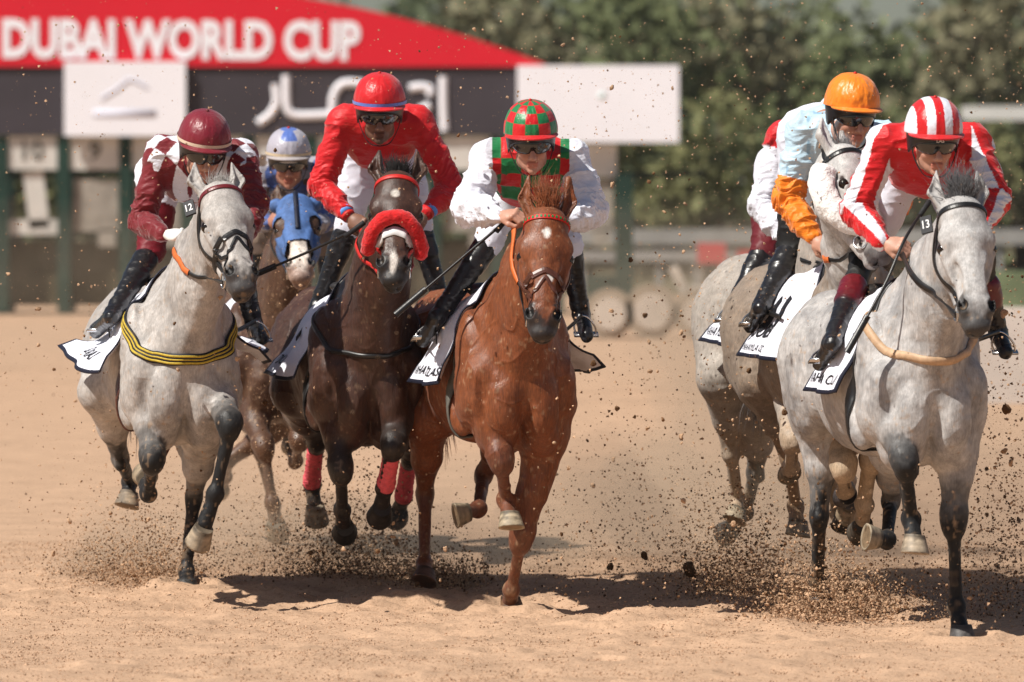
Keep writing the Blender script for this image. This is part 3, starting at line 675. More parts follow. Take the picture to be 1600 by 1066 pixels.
    for (v0, u0, v1, u1, w_) in st.get('bars', ()):
        side = 1 if u0 > 0 else -1; G = V.reshape(nv, nu, 3); mb = MB(); pp, nn_ = [], []
        for t_ in np.linspace(0, 1, 16):
            v = v0 + (v1 - v0) * t_; u = u0 + (u1 - u0) * t_; j = min(max(np.searchsorted(us, u) - 1, 0), nu - 2); i = min(max(np.searchsorted(vs, v) - 1, 0), nv - 2); q = G[i:i + 2, j:j + 2]; fu = (u - us[j]) / (us[j + 1] - us[j]); fv = (v - vs[i]) / (vs[i + 1] - vs[i])
            n0 = nrm(np.cross(q[1, 0] - q[0, 0], q[0, 1] - q[0, 0])); n0 = n0 * (1 if n0 @ T.y * side > 0 else -1); pp.append((q[0, 0] * (1 - fu) + q[0, 1] * fu) * (1 - fv) + (q[1, 0] * (1 - fu) + q[1, 1] * fu) * fv + n0 * .008); nn_.append(n0)
        mb.ribbon(pp, nn_, w_, .004); mb.build('printed_bar', MAT['print_black'], o, False)
    # saddle
    F2 = Field(); F2.ell(T.p(-.62, 0, .39), (.22, .09, .035), T.R(), .03); F2.ell(T.p(-.82, 0, .41), (.05, .09, .03), T.R(), .04); F2.ell(T.p(-.44, 0, .41), (.04, .05, .03), T.R(), .04)
    V, Q = F2.mesh(.01); mkmesh('saddle', V, Q, MAT['saddle'], root)
    # girth
    mb = MB(); c = [T.p(-.33, .36 * math.sin(a), .02 + .44 * math.cos(a)) for a in np.linspace(0, 2 * math.pi, 24, endpoint=False)]
    strap(f, c, .06, .008, mb, 60, True, off=.006); mb.build('girth', MAT[st.get('girth', 'black_leather')], root)
    return o
def breast_band(h, st):
    f, T, root = h['f'], h['T'], h['root']; z = st['z']; mb = MB(); y = st.get('y', .26)
    pts = [T.p(-.42, -.30, z + .26), T.p(-.18, -.29, z + .16), T.p(.02, -.24, z + .05), T.p(.14, -.12, z - .015), T.p(.18, 0, z - .03), T.p(.14, .12, z - .015), T.p(.02, .24, z + .05), T.p(-.18, .29, z + .16), T.p(-.42, .30, z + .26)]
    q, g = strap(f, pts, st['w'], .009, mb, 70, off=.006); o = mb.build('breastplate', MAT[st['m']], root)
    if st.get('stripes'):
        mb = MB(); q2, g2 = q, g
        for k in (-1, 0, 1):
            b = np.cross(np.gradient(q2, axis=0), g2); b /= np.linalg.norm(b, axis=1, keepdims=True); mb.ribbon(q2 + b * k * st['w'] * .3 + g2 * .005, g2, .010 if k else .007, .004)
        mb.build('stripe', MAT['yellow_band'], o)
    return o
def num_plate(h, s_, txt, bridle):
    H = h['H']; c = H.p(s_ * .15, -.075, .09); xx = nrm(H.y * -s_ * .3 + H.x * .55 + A([.0, 0, 0])); n_ = nrm(H.y * .75 + H.x * s_ * .5); up = nrm(-H.z); xx = nrm(np.cross(up, n_)); 
    mb = MB(); R = A([xx, np.cross(n_, xx), n_]); mb.box(c, (.024, .038, .006), R); o = mb.build('number_plate', MAT['print_black'], bridle, False)
    tv, tf = text_mesh(txt, .052, .012); mx, mn = tv.max(0), tv.min(0); tv = tv - (mx + mn) / 2
    upv = np.cross(n_, xx); V = [c + xx * a * .78 + upv * b + n_ * .0085 for a, b, _ in tv]
    mkmesh('number', V, tf, MAT['white_print'], o, False)
# ------------------------------------------------------------------ people
def silk(nm, rough=.5): return mat(nm, rough=rough, spec=.3, attr='col', var=.06, vscale=40, sheen=.25, bump=[(11, .6, .02, (1, 1, 2.4)), (36, .3, .005, (1, 1, 1.6)), (400, .2, .0006, U1)])
MAT['silk'] = silk('racing_silk'); MAT['skin'] = mat('skin', rough=.5, spec=.4, attr='col', var=.08, vscale=60, bump=[(300, .15, .0006, U1)])
MAT['breeches'] = mat('white_breeches', rough=.55, spec=.35, attr='col', var=.04, vscale=30, bump=[(14, .5, .01, U1), (50, .3, .003, U1)])
MAT['boot'] = mat('boot_leather', rough=.3, spec=.5, attr='col', var=.2, vscale=30, bump=[(22, .5, .006, (1, 1, 2))])
MAT['cap_silk'] = mat('cap_silk', rough=.38, spec=.45, attr='col', var=.05, vscale=50, sheen=.2, bump=[(26, .7, .008, (1, 1, .6)), (80, .5, .003, U1)])
MAT['helmet_black'] = mat('helmet_shell', (.012, .012, .014), .35, .5)
MAT['lens'] = mat('goggle_lens', (.006, .006, .008), .06, .7, coat=.6)
MAT['elastic'] = mat('goggle_strap', (.02, .02, .022), .7, .3)
MAT['green_silk'] = mat('green_silk', (.01, .2, .06), .5, .4)
MAT['glove'] = mat('white_glove', (.72, .70, .66), .7, .3, var=.08, vscale=60)
MAT['whip'] = mat('whip_leather', (.014, .013, .013), .35, .5, bump=[(200, .4, .001, U1)])

def hand(f, W, d, n, thumb, col, grip=1.0, k=.006):
    """fist closed on a rein: palm, four fingers of different length with knuckle bends, thumb from the side of the palm"""
    d = nrm(d); n = nrm(n - d * (n @ d)); s = nrm(np.cross(d, n)) * thumb; R = A([s, d, n])
    f.cone(W - d * .02, W + d * .03, .026, .028, .015, col, (n, .72)); f.ell(W + d * .052, (.040, .042, .0185), R, .012, col); f.ell(W + d * .045 + s * .022 - n * .01, (.016, .03, .016), R, .012, col)
    for i, (o, L, r) in enumerate(((.029, .040, .0095), (.0095, .045, .0098), (-.010, .042, .0092), (-.028, .034, .0082))):
        k0 = W + d * (.083 - abs(i - 1.2) * .004) + s * o + n * .004; f.ell(k0 + n * .004, (.0105,) * 3, None, .006, col)
        a1, a2, a3 = [math.radians(x * grip) for x in (48, 135, 205)]
        p1 = k0 + (d * math.cos(a1) - n * math.sin(a1)) * L; p2 = p1 + (d * math.cos(a2) - n * math.sin(a2)) * L * .66; p3 = p2 + (d * math.cos(a3) - n * math.sin(a3)) * L * .5
        f.cone(k0, p1, r * 1.05, r, .004, col); f.cone(p1, p2, r, r * .92, .003, col); f.cone(p2, p3, r * .92, r * .85, .003, col)
    t0 = W + d * .028 + s * .030 - n * .008; t1 = t0 + d * .030 + s * .014 - n * .014; t2 = t1 + d * .026 - s * .006 - n * .016; t3 = t2 + d * .010 - s * .020 - n * .010
    f.cone(t0, t1, .0135, .012, .008, col); f.cone(t1, t2, .012, .0108, .004, col); f.cone(t2, t3, .0108, .0095, .004, col)
    return W + d * .055 - n * .028

def arm_coords(V, chain, ref):
    """distance, length along and angle about a bent limb, for patterns that follow the sleeve"""
    best = np.full(len(V), 9.); S_ = np.zeros(len(V)); An = np.zeros(len(V)); acc = 0
    for a, b in zip(chain[:-1], chain[1:]):
        ba = b - a; L = np.linalg.norm(ba); t = np.clip((V - a) @ ba / L ** 2, 0, 1); v = V - a - t[:, None] * ba; dd = np.linalg.norm(v, axis=1)
        z = ba / L; x = nrm(ref - z * (ref @ z)); y = np.cross(z, x); m = dd < best; best[m] = dd[m]; S_[m] = (acc + t * L)[m]; An[m] = np.arctan2(v @ y, v @ x)[m]; acc += L
    return best, S_, An

def helmet(root, Hd, capfn, name='helmet', brimcol=None, band=None, ruf=.005):
    """skull cap with silk cover: panels, peak, button, black shell below"""
    s = Hd.s; n, mrows = 168, 60; V, cols, Fc = [], [], []
    for i in range(mrows + 1):
        for k in range(n):
            q = 2 * math.pi * k / n; cx, cy = math.sin(q), math.cos(q)           # cy = 1 front
            zr = -.005 + .022 * cy; t = i / mrows; th = t * math.pi * .53
            seam = 1 - .012 * abs(math.cos(q * 3)) ** 30 * math.sin(min(th, 1.5))
            r = math.sin(th) ** .86; zz = math.cos(th)
            z = .060 + (.118 if zz > 0 else .05) * zz + t ** 3 * (zr - .02) * .6
            rf_ = 1 + ruf * (2 * mnoise.noise((math.sin(q) * 5, math.cos(q) * 5, t * 5)) + mnoise.noise((math.sin(q) * 14, math.cos(q) * 14, t * 11))) * min(1, t * 4)
            V.append(Hd.p(cx * .113 * r * seam * rf_, cy * .138 * r * seam * rf_ - .012, z + .05 * (rf_ - 1))); cols.append(capfn(q, t, cx * r, cy * r))
    for i in range(mrows):
        for k in range(n): Fc.append((i * n + k, (i + 1) * n + k, (i + 1) * n + (k + 1) % n, i * n + (k + 1) % n))
    hel = mkmesh(name, V, Fc, MAT['cap_silk'], root, True, {'col': cols}); md = hel.modifiers.new('s', 'SOLIDIFY'); md.thickness = .005 * s
    last = V[-n:]
    # peak
    V, Fc, cols = [], [], []; m = 30
    for j in range(9):
        for k in range(m + 1):
            q = -1.25 + 2.5 * k / m; base = Hd.p(math.sin(q) * .113, math.cos(q) * .136 - .012, .045 + .022 * math.cos(q) - .012)
            ext = .030 * math.cos(q / 1.25 * math.pi / 2) ** .6 * j / 8; V.append(base + s * (ext * (Hd.y * math.cos(q * .6) + Hd.x * math.sin(q * .6)) - Hd.z * ext * .35)); cols.append(brimcol)
    for j in range(8):
        for k in range(m): a = j * (m + 1) + k; Fc.append((a, a + 1, a + m + 2, a + m + 1))
    o = mkmesh('peak', V, Fc, MAT['cap_silk'], hel, True, {'col': cols}); md = o.modifiers.new('s', 'SOLIDIFY'); md.thickness = .006 * s
    if band is not None:
        V, Fc, cols = [], [], []
        for j in range(2):
            for k in range(n + 1):
                q = 2 * math.pi * k / n; cy = math.cos(q); V.append(Hd.p(math.sin(q) * .1165, cy * .1415 - .012, .049 + .010 * cy + j * .014)); cols.append(band)
        Fc = [(k, k + 1, n + 1 + k + 1, n + 1 + k) for k in range(n)]
        mkmesh('band', V, Fc, MAT['cap_silk'], hel, True, {'col': cols})
    mb = MB(); c = Hd.p(0, -.012, .180); mb.tube([c - Hd.z * .004, c + Hd.z * .002, c + Hd.z * .006], [.008, .008, .003], 10); mb.build('button', MAT['cap_silk'] if False else MAT['red_strap'] if brimcol[0] > .2 else MAT['maroon_leather'], hel)
    # shell below the cover
    V, Fc = [], []
    for j in range(6):
        for k in range(n):
            q = 2 * math.pi * k / n; cy = math.cos(q); t = j / 5; drop = .048 - .030 * max(cy, 0) + .018 * max(0, 1 - abs(cy) * 1.6)
            V.append(Hd.p(math.sin(q) * (.108 - .012 * t), cy * (.131 - .010 * t) - .012, .050 + .008 * cy - drop * t * 1.25 - .010 * t))
    for j in range(5):
        for k in range(n): Fc.append((j * n + k, (j + 1) * n + k, (j + 1) * n + (k + 1) % n, j * n + (k + 1) % n))
    o = mkmesh('helmet_shell', V, Fc, MAT['helmet_black'], hel, True); md = o.modifiers.new('s', 'SOLIDIFY'); md.thickness = .006 * s
    mb = MB()
    for sx in (1, -1): mb.ribbon(spline([Hd.p(sx * .094, .02, -.005), Hd.p(sx * .078, .035, -.06), Hd.p(sx * .045, .055, -.115), Hd.p(0, .06, -.128)], 14), [Hd.x * sx] * 8 + [nrm(Hd.x * sx - Hd.z)] * 6, .014, .003)
    mb.build('chin_strap', MAT['elastic'], hel)
    return hel
def goggles(root, Hd, lensm='lens', bright=None):
    V, Fc = [], []; m, r = 36, 8; s = Hd.s
    for j in range(r + 1):
        for k in range(m + 1):
            q = -1.2 + 2.4 * k / m; t = j / r * 2 - 1; aq = abs(q)
            hh = .028 * (1 - (aq / 1.35) ** 4) ; notch = .013 * math.exp(-(q / .16) ** 2) if t < 0 else 0
            z = .004 + t * hh + notch * (-t) * .9; bul = .006 * (1 - t * t)
            V.append(Hd.p(math.sin(q) * (.080 + bul), math.cos(q) * (.104 + bul) - .004, z))
    for j in range(r):
        for k in range(m): a = j * (m + 1) + k; Fc.append((a, a + 1, a + m + 2, a + m + 1))
    o = mkmesh('goggles', V, Fc, MAT[lensm], root, True); md = o.modifiers.new('s', 'SOLIDIFY'); md.thickness = .010 * s; md.offset = 0
    mb = MB(); p = [Hd.p(math.sin(q) * .098, math.cos(q) * .118 - .012, .006) for q in np.linspace(1.15, 2 * math.pi - 1.15, 30)]
    mb.ribbon(p, [nrm(x - Hd.p(0, -.012, 0)) for x in p], .018, .003); mb.build('strap', MAT['elastic'], o)
    if bright:
        mb = MB(); p = [Hd.p(math.sin(q) * .089, math.cos(q) * .113 - .004, .030) for q in np.linspace(-.9, .9, 16)]; mb.ribbon(p, [nrm(x - Hd.O) for x in p], .012, .004); mb.build('goggle_rim', MAT['white_print'], o)
    return o

def build_jockey(sp):
    Y = sp['Y']; PP = lambda j: P(j[0], j[1], Y + j[2]); skin = A(sp['skin']); s = sp.get('s', 1.0)
    hd = sp['head']; yaw, pt = hd['yaw'], hd['pitch']; fy = nrm(A([math.sin(yaw) * math.cos(pt), -math.cos(yaw) * math.cos(pt), -math.sin(pt)]))
    rt = nrm(np.cross(fy, [0, 0, 1.])) * -1; rt = nrm(np.cross([0, 0, 1.], fy)) ; up = nrm(np.cross(fy, rt))
    if up[2] < 0: up = -up
    ro = hd.get('roll', 0); rt, up = rt * math.cos(ro) + up * math.sin(ro), up * math.cos(ro) - rt * math.sin(ro)
    Hd = Frame(PP(hd['p']) - fy * .06, rt, fy, up, s * 1.07)
    sh = {k: PP(sp['sh' + k]) for k in 'RL'}; NB = (sh['R'] + sh['L']) / 2 + A([0, .02, .015]); hip = PP(sp['hip'])
    el, wr, kn, an, to, hp = {}, {}, {}, {}, {}, {}
    lat = nrm(sh['R'] - sh['L']); lat = nrm(A([lat[0], 0, 0]))
    tor = nrm(hip - NB); dn = nrm(A([0, 0, -1]) - tor * (A([0, 0, -1]) @ tor))
    for k, sg in (('R', 1), ('L', -1)):
        e = sp['el' + k]; el[k] = reach(sh[k], e[0], e[1], .275 * s, e[2]); w_ = sp['wr' + k]; wr[k] = reach(el[k], w_[0], w_[1], .235 * s, w_[2])
        hp[k] = hip + lat * sg * .085 * s + A([0, 0, -.02]); q = sp['kn' + k]; kn[k] = reach(hp[k], q[0], q[1], .37 * s, q[2])
        q = sp['an' + k]; an[k] = reach(kn[k], q[0], q[1], .36 * s, q[2]); q = sp['to' + k]; to[k] = reach(an[k], q[0], q[1], .17 * s, q[2])
    def clear(p, r_):      # a leg lies on the horse's side, never inside it
        o_ = A([0, 0, CAM_H]); ts = [1 - i * .012 / p[1] for i in range(60)]; q_ = A([o_ + (p - o_) * t for t in ts]); e_ = sp['hf'].ev(q_); ok = np.flatnonzero(e_ > r_); return q_[ok[0]] if len(ok) else p
    for k in 'RL':
        kn[k] = clear(kn[k], .068); an[k] = clear(an[k], .062); to[k] = clear(to[k], .05)
    base = (an['R'] + an['L']) / 2; root = empty('person', (base[0], base[1], min(an['R'][2], an['L'][2]) - .05), sp['label'], 'jockey', 'jockeys riding in the race')
    # --- body: head, neck, trunk, arms, hands and legs in one surface
    f = Field(); R = Hd.R(); S = Hd.s
    def E(x, y, z, r, k=.012, col=None, cut=False):
        for sx in ((1, -1) if x else (1,)): f.ell(Hd.p(sx * x, y, z), A(r, float) * S, R, k, col, cut)
    lip = skin * A([.95, .62, .6])
    E(0, -.012, .045, (.074, .095, .085)); E(0, .028, -.03, (.060, .062, .082), .02); E(0, .035, -.085, (.042, .05, .032), .02)
    E(0, .078, -.102, (.019, .016, .016), .015); E(.045, .005, -.07, (.018, .03, .03), .02); E(.036, .066, -.03, (.022, .022, .022), .018)
    f.cone(Hd.p(-.04, .084, .02), Hd.p(.04, .084, .02), .011 * S, .011 * S, .012); E(.032, .094, .0, (.014, .011, .010), .008, None, True)
    f.cone(Hd.p(0, .088, .002), Hd.p(0, .113, -.036), .008 * S, .012 * S, .010); E(0, .114, -.040, (.0125, .012, .011), .006); E(.0125, .104, -.043, (.008, .010, .008), .005)
    f.cone(Hd.p(-.018, .087, -.068), Hd.p(.018, .087, -.068), .006 * S, .006 * S, .006, lip); f.cone(Hd.p(-.015, .087, -.079), Hd.p(.015, .087, -.079), .0065 * S, .0065 * S, .006, lip)
    f.cone(Hd.p(-.021, .095, -.0735), Hd.p(.021, .095, -.0735), .002 * S, .002 * S, .003, None, None, True); E(.078, -.012, -.012, (.008, .018, .03), .005)
    nk = Hd.p(0, -.035, -.07); f.cone(nk, NB, .056 * s, .062 * s, .03); f.cone(NB, hip, .10, .11, .05, None, (lat, 1.3))
    for k in 'RL':
        f.cone(NB, sh[k], .05, .05, .03); f.cone(sh[k], el[k], .042, .036, .02); f.cone(el[k], wr[k], .036, .025, .02)
        hh = sp['hand' + k]; d = nrm(A(hh['d'], float)); n = A(hh['n'], float); hc = sp.get('glove', {}).get(k)
        hand_c = hand(f, wr[k] + d * .015, d, n, hh['t'], None if not hc else (.72, .7, .66)); sp['grip' + k] = hand_c
        f.cone(hip, hp[k], .09, .085, .04); f.cone(hp[k], kn[k], .070, .045, .03); f.cone(kn[k], an[k], .042, .024, .02); f.cone(an[k], an[k]*.6+to[k]*.4, .024, .014, .02)
    V, Q = f.mesh(.004 if sp.get('hi', 1) else .006); cols = f.colors(V, skin, .004)
    Vh = (V - Hd.O) @ R.T / S; m = (Vh[:, 1] > .03) & (Vh[:, 2] < -.03) & (np.abs(Vh[:, 0]) < .07)
    if sp.get('beard'): b = np.clip(1.3 - np.sqrt((Vh[:, 0] / .04) ** 2 + ((Vh[:, 2] + .088) / .035) ** 2) + vnoise(V, 120, 3) * .2, 0, 1) * m * sp['beard']; cols = cols * (1 - .75 * b[:, None])
    ck = np.exp(-((np.abs(Vh[:, 0]) - .035) / .02) ** 2 - ((Vh[:, 2] + .03) / .02) ** 2) * (Vh[:, 1] > .03); cols = cols * (1 - A([0, .25, .25]) * ck[:, None] * .5)
    body = mkmesh('body', V, Q, MAT['skin'], root, True, {'col': cols})
    # --- shirt
    g = Field(); mid = NB * .5 + hip * .5
    g.cone(NB + tor * .04 + dn * .03, mid + dn * .02, .118 * s, .112 * s, .05, None, (lat, 1.32)); g.cone(mid, hip + tor * -.06, .112 * s, .10 * s, .04, None, (lat, 1.3))
    g.ell(NB * .80 + hip * .20 + dn * .10, (.165 * s, .14, .12 * s), A([lat, tor, dn]), .06); g.ell(mid + dn * .08, (.155 * s, .18, .115 * s), A([lat, tor, dn]), .06)
    for k in 'RL': g.cone(NB * .75 + nk * .25, sh[k] - (sh[k] - NB) * .1, .06, .062, .05)
    hem = sp.get('hem'); 
    if hem: g.ell(PP(hem['p']), A(hem['r'], float), None, .05)
    g.cone(nk * .4 + NB * .6, NB, .058 * s, .07 * s, .03)
    for k in 'RL':
        g.cone(NB + tor * .03 + dn * .03, sh[k] + dn * .015, .08, .066 * s, .06); m1 = sh[k] * .5 + el[k] * .5; m2 = el[k] * .5 + wr[k] * .5
        pf = sp.get('puff', 1.0)
        g.cone(sh[k], m1, .066 * s, .060 * s * pf, .03); g.cone(m1, el[k], .060 * s * pf, .053 * s * pf, .02); g.ell(el[k], (.054 * s * pf,) * 3, None, .02)
        g.cone(el[k], m2, .052 * s * pf, .047 * s * pf, .02); g.cone(m2, wr[k] - nrm(wr[k] - el[k]) * .0, .047 * s * pf, .032 * s, .02)
    V, Q = g.mesh(.0045 if sp.get('hi', 1) else .007); Nv = vnormals(V, Q)
    W = np.zeros(len(V))
    for k in 'RL':
        dd, sl_, an_ = arm_coords(V, [sh[k], el[k], wr[k]], dn); mk = np.clip((.10 - dd) / .03, 0, 1)
        per = vnoise(np.stack([sl_ * 55 + np.sin(an_ * 2) * 1.2, np.cos(an_) * 1.6 + 5, np.sin(an_) * 1.6 + (3 if k == 'R' else 9)], 1), 1.0, 4)
        bend = np.exp(-((sl_ - .275 * s) / .07) ** 2) + .45 + np.exp(-((sl_ - .42) / .07) ** 2) * .6; W += mk * (1 - np.abs(per)) ** 1.5 * .010 * bend
    W += (1 - np.abs(vnoise(V * A([1, .6, 1.6]), 13, 6))) ** 3 * .012 + vnoise(V, 30, 8) * .0012
    V1 = V + Nv * (W * sp.get('wrinkle', 1) - .002)[:, None]
    tx = (V - NB); U = dict(V=V, sh=sh, el=el, wr=wr, x=tx @ lat, t=tx @ tor, d=tx @ dn, NB=NB, z=V[:, 2])
    U['R'] = arm_coords(V, [sh['R'], el['R'], wr['R']], dn); U['L'] = arm_coords(V, [sh['L'], el['L'], wr['L']], dn)
    ins = lat * 1.0
    for k, sg in (('R', 1), ('L', -1)):
        U['a' + k] = (np.abs(U['x']) * 1.0 > .0) & (((V - sh[k]) @ (lat * sg)) > sp.get('armin', -.012)) & (U[k][0] < .115)
        U['a' + k] |= ((U[k][1] > .09) & (U[k][1] < .26) & (U[k][0] < .085) & (((V - sh[k]) @ (lat * sg)) > -.045)) | ((U[k][1] >= .22) & (U[k][0] < .075))
    mkmesh('shirt', V1, Q, MAT['silk'], root, True, {'col': sp['shirt'](U)})
    for k in 'RL':
        if sp.get('cuff'):
            mb = MB(); d = nrm(wr[k] - el[k]); p = [wr[k] - d * .035, wr[k] - d * .02, wr[k] - d * .002]
            mb.tube(p, [.0375 * s, .0385 * s, .036 * s], 20); mb.build('cuff', MAT[sp['cuff']], root)
            if sp.get('cuff2'): mb = MB(); mb.tube([wr[k] + d * .002, wr[k] + d * .018], [.034 * s, .033 * s], 20); mb.build('wristband', MAT[sp['cuff2']], root)
    # --- breeches
    b = Field(); b.ell(hip + tor * .05, (.15 * s, .13, .115 * s), A([lat, tor, dn]), .05)
    for k in 'RL':
        b.cone(hip, hp[k], .11, .105 * s, .05); mm = hp[k] * .45 + kn[k] * .55; b.cone(hp[k], mm, .105 * s, .082 * s, .04); b.cone(mm, kn[k], .082 * s, .062 * s, .03)
        b.ell(kn[k], (.062 * s,) * 3, None, .02); bl_ = max(.2, sp.get('boottop', .22) + .06); b.cone(kn[k], kn[k] * (1 - bl_) + an[k] * bl_, .056 * s, .045 * s, .02)
    V, Q = b.mesh(.006); Nv = vnormals(V, Q); V = V + Nv * ((1 - np.abs(vnoise(V * A([1, 1, 1.8]), 15, 2))) ** 3 * .006)[:, None]
    bc = np.tile(A(sp.get('breech', (.75, .76, .85)), float), (len(V), 1))
    if 'kneecol' in sp:
        for k in 'RL':
            t = (V - hp[k]) @ nrm(kn[k] - hp[k]) / np.linalg.norm(kn[k] - hp[k]); dd = np.linalg.norm(V - kn[k], axis=1); m = (((t > sp['kneecol'][1]) | (dd < .1)) & (np.linalg.norm(V - (kn[k] * .5 + hp[k] * .5), axis=1) < .32) & (((V - hip) @ lat) * (1 if k == 'R' else -1) > 0)); m |= ((V - kn[k]) @ nrm(an[k] - kn[k]) > -.02) & (dd < .3); bc[m] = sp['kneecol'][0]
    mkmesh('breeches', V, Q, MAT['breeches'], root, True, {'col': bc})
    # --- boots
    for k in 'RL':
        b = Field(); d = nrm(an[k] - kn[k]); tp = kn[k] * (1 - sp.get('boottop', .22)) + an[k] * sp.get('boottop', .22); c_ = kn[k] * .5 + an[k] * .5; bc = (.012, .011, .012); top = sp.get('topcol', bc)
        t2 = tp * .72 + an[k] * .28
        b.cone(tp, t2, .0605 * s, .057 * s, .008, top); b.cone(t2, c_ * .3 + an[k] * .7, .0535 * s, .040 * s, .008, bc); b.cone(c_ * .3 + an[k] * .7, an[k], .040 * s, .037 * s, .02, bc)
        ft = nrm(to[k] - an[k]); heel = an[k] - ft * .03 + d * .035; b.cone(an[k], heel, .036, .03, .02, bc); b.cone(heel, to[k] + d * .02, .030, .025, .02, bc); b.cone(an[k], to[k] + d * .012, .034, .026, .02, bc)
        V, Q = b.mesh(.005); Nv = vnormals(V, Q); V = V + Nv * ((1 - np.abs(vnoise(V * A([1, 1, 2.2]), 22, 12))) ** 3 * .003)[:, None]
        bt = mkmesh('boot', V, Q, MAT['boot'], root, True, {'col': b.colors(V, bc, .003)})
        # stirrup iron under the ball of the foot
        ctr = an[k] * .35 + to[k] * .65 + d * .045; mb = MB(); sdv = lat; upv = -d
        ring = [ctr + sdv * .044, ctr + sdv * .048 + upv * .04, ctr + sdv * .026 + upv * .085, ctr + upv * .10, ctr - sdv * .026 + upv * .085, ctr - sdv * .048 + upv * .04, ctr - sdv * .044]
        mb.tube(spline(ring, 24), .0045, 8); mb.box(ctr, (.056, .018, .005), A([sdv, ft, np.cross(sdv, ft)])); sp['stir' + k] = (ctr + upv * .10, mb)
    hel = helmet(root, Hd, sp['cap'], brimcol=sp['brim'], band=sp.get('band'), ruf=sp.get('ruf', .006)); goggles(root, Hd, 'lens', sp.get('gogbright'))
    return dict(root=root, Hd=Hd, wr=wr, el=el, sp=sp, hip=hip)
RED, WHT, MAR, GRN, ORG, LBL, BLU = A((.60, .006, .010)), A((.77, .78, .86)), A((.17, .006, .012)), A((.006, .19, .055)), A((.85, .22, .008)), A((.50, .68, .80)), A((.09, .16, .48))
def fill(U, c): return np.tile(A(c, float), (len(U['V']), 1))
def put(c, m, v): c[m] = v; return c
def sh_A(U):
    c = fill(U, WHT); e = U['d'] - U['t'] * .8; u, v = (U['x'] + e) / .105, (U['x'] - e) / .105; c[(np.floor(u) + np.floor(v)) % 2 == 0] = MAR
    c[(U['aR'] & (U['R'][1] > .055)) | (U['aL'] & (U['L'][1] > .055))] = MAR; return c
def sh_C(U):
    c = fill(U, GRN); m = (np.floor(U['x'] / .088 + .5) + np.floor((U['d'] + U['t'] * .6) / .085 + .3)) % 2 == 0; c[m] = RED; c[U['aR'] | U['aL']] = WHT; return c
def sh_E(U):
    c = fill(U, RED)
    for k in 'RL': st = ((U[k][2] * 3 / (2 * math.pi) + .13 + U[k][1] * .6) % 1 < .45) & U['a' + k]; c[U['a' + k]] = RED; c[st] = WHT
    return c
def sh_D(U):
    c = fill(U, LBL); n = vnoise(U['V'] * A([1, 1, .5]), 30, 2); c[n > .55] = A((.3, .5, .66))
    for k in 'RL': c[(U[k][1] > .225) & U['a' + k]] = ORG
    return c
def sh_F(U):
    c = fill(U, RED); c[(U['R'][1] > .055) & (U['R'][0] < .1)] = WHT; c[(U['L'][1] > .055) & (U['L'][0] < .1)] = WHT; return c
def sh_G(U):
    c = fill(U, (.34, .33, .38)); n = vnoise(U['V'], 14, 2); c[n > .0] = BLU * .6; n = vnoise(U['V'], 22, 3); c[n > .25] = (.10, .06, .04); return c
cap_plain = lambda col: (lambda q, t, x, y: col)
def cap_C(q, t, x, y): return RED if ((int((q / (2 * math.pi) * 12) + .5) + int(t * 4.2)) % 2 == 0) else GRN
def cap_E(q, t, x, y): return RED if (int(math.floor(x / .30 + .5)) % 2 == 0) else WHT
def cap_G(q, t, x, y): return BLU if (t < .55 and abs(math.atan2(x, y)) < .5) or t < .2 else A((.42, .40, .46))
def cap_A(q, t, x, y): return A((.19, .006, .018))
fwdR = dict(d=(.5, -.75, -.3), n=(-.3, -.5, .8), t=1)
JS = {}
JS['A'] = dict(Y=26.0, skin=(.50, .27, .19), label='jockey in maroon and white diamond silks with maroon cap on the leftmost grey', head=dict(p=(321, 244, .12), yaw=.22, pitch=.36, roll=-.05),
    shR=(252, 238, .42), shL=(376, 244, .36), hip=(278, 268, .98), elR=(222, 345, -1), wrR=(254, 366, -1), elL=(398, 320, -1), wrL=(382, 372, -1), handR=dict(d=(.85, -.5, -.05), n=(-.35, -.5, .75), t=-1), handL=dict(d=(-.5, -.8, -.1), n=(.3, -.4, .8), t=1), glove=dict(R=1, L=1),
    knR=(236, 392, -1), anR=(176, 492, 1), toR=(152, 515, -1), knL=(372, 400, -1), anL=(396, 505, 1), toL=(408, 525, -1), kneecol=((.16, .006, .014), .42), armin=.03, shirt=sh_A, cap=cap_A, brim=(.19, .006, .018), band=(.7, .55, .42), wrinkle=.8, puff=.98, boottop=.16)
JS['B'] = dict(Y=26.4, skin=(.23, .115, .075), beard=.8, label='jockey in plain red silks with blue cuffs and red cap on the dark bay', head=dict(p=(593, 183, .08), yaw=.02, pitch=.24),
    shR=(536, 190, .36), shL=(652, 190, .36), hip=(594, 218, .98), elR=(503, 290, -1), wrR=(543, 336, -1), elL=(706, 292, -1), wrL=(668, 332, -1), handR=dict(d=(.72, -.45, -.5), n=(-.3, -.7, .5), t=1), handL=dict(d=(-.7, -.5, -.4), n=(.3, -.6, .6), t=-1),
    knR=(545, 352, -1), anR=(497, 480, 1), toR=(484, 512, -1), knL=(654, 352, -1), anL=(692, 480, 1), toL=(700, 512, -1), shirt=sh_B if 'sh_B' in globals() else (lambda U: fill(U, RED)), cap=cap_plain(RED), brim=tuple(RED), band=(.12, .2, .6), cuff='cuff_blue', cuff2='red_strap', wrinkle=.7, boottop=.08)
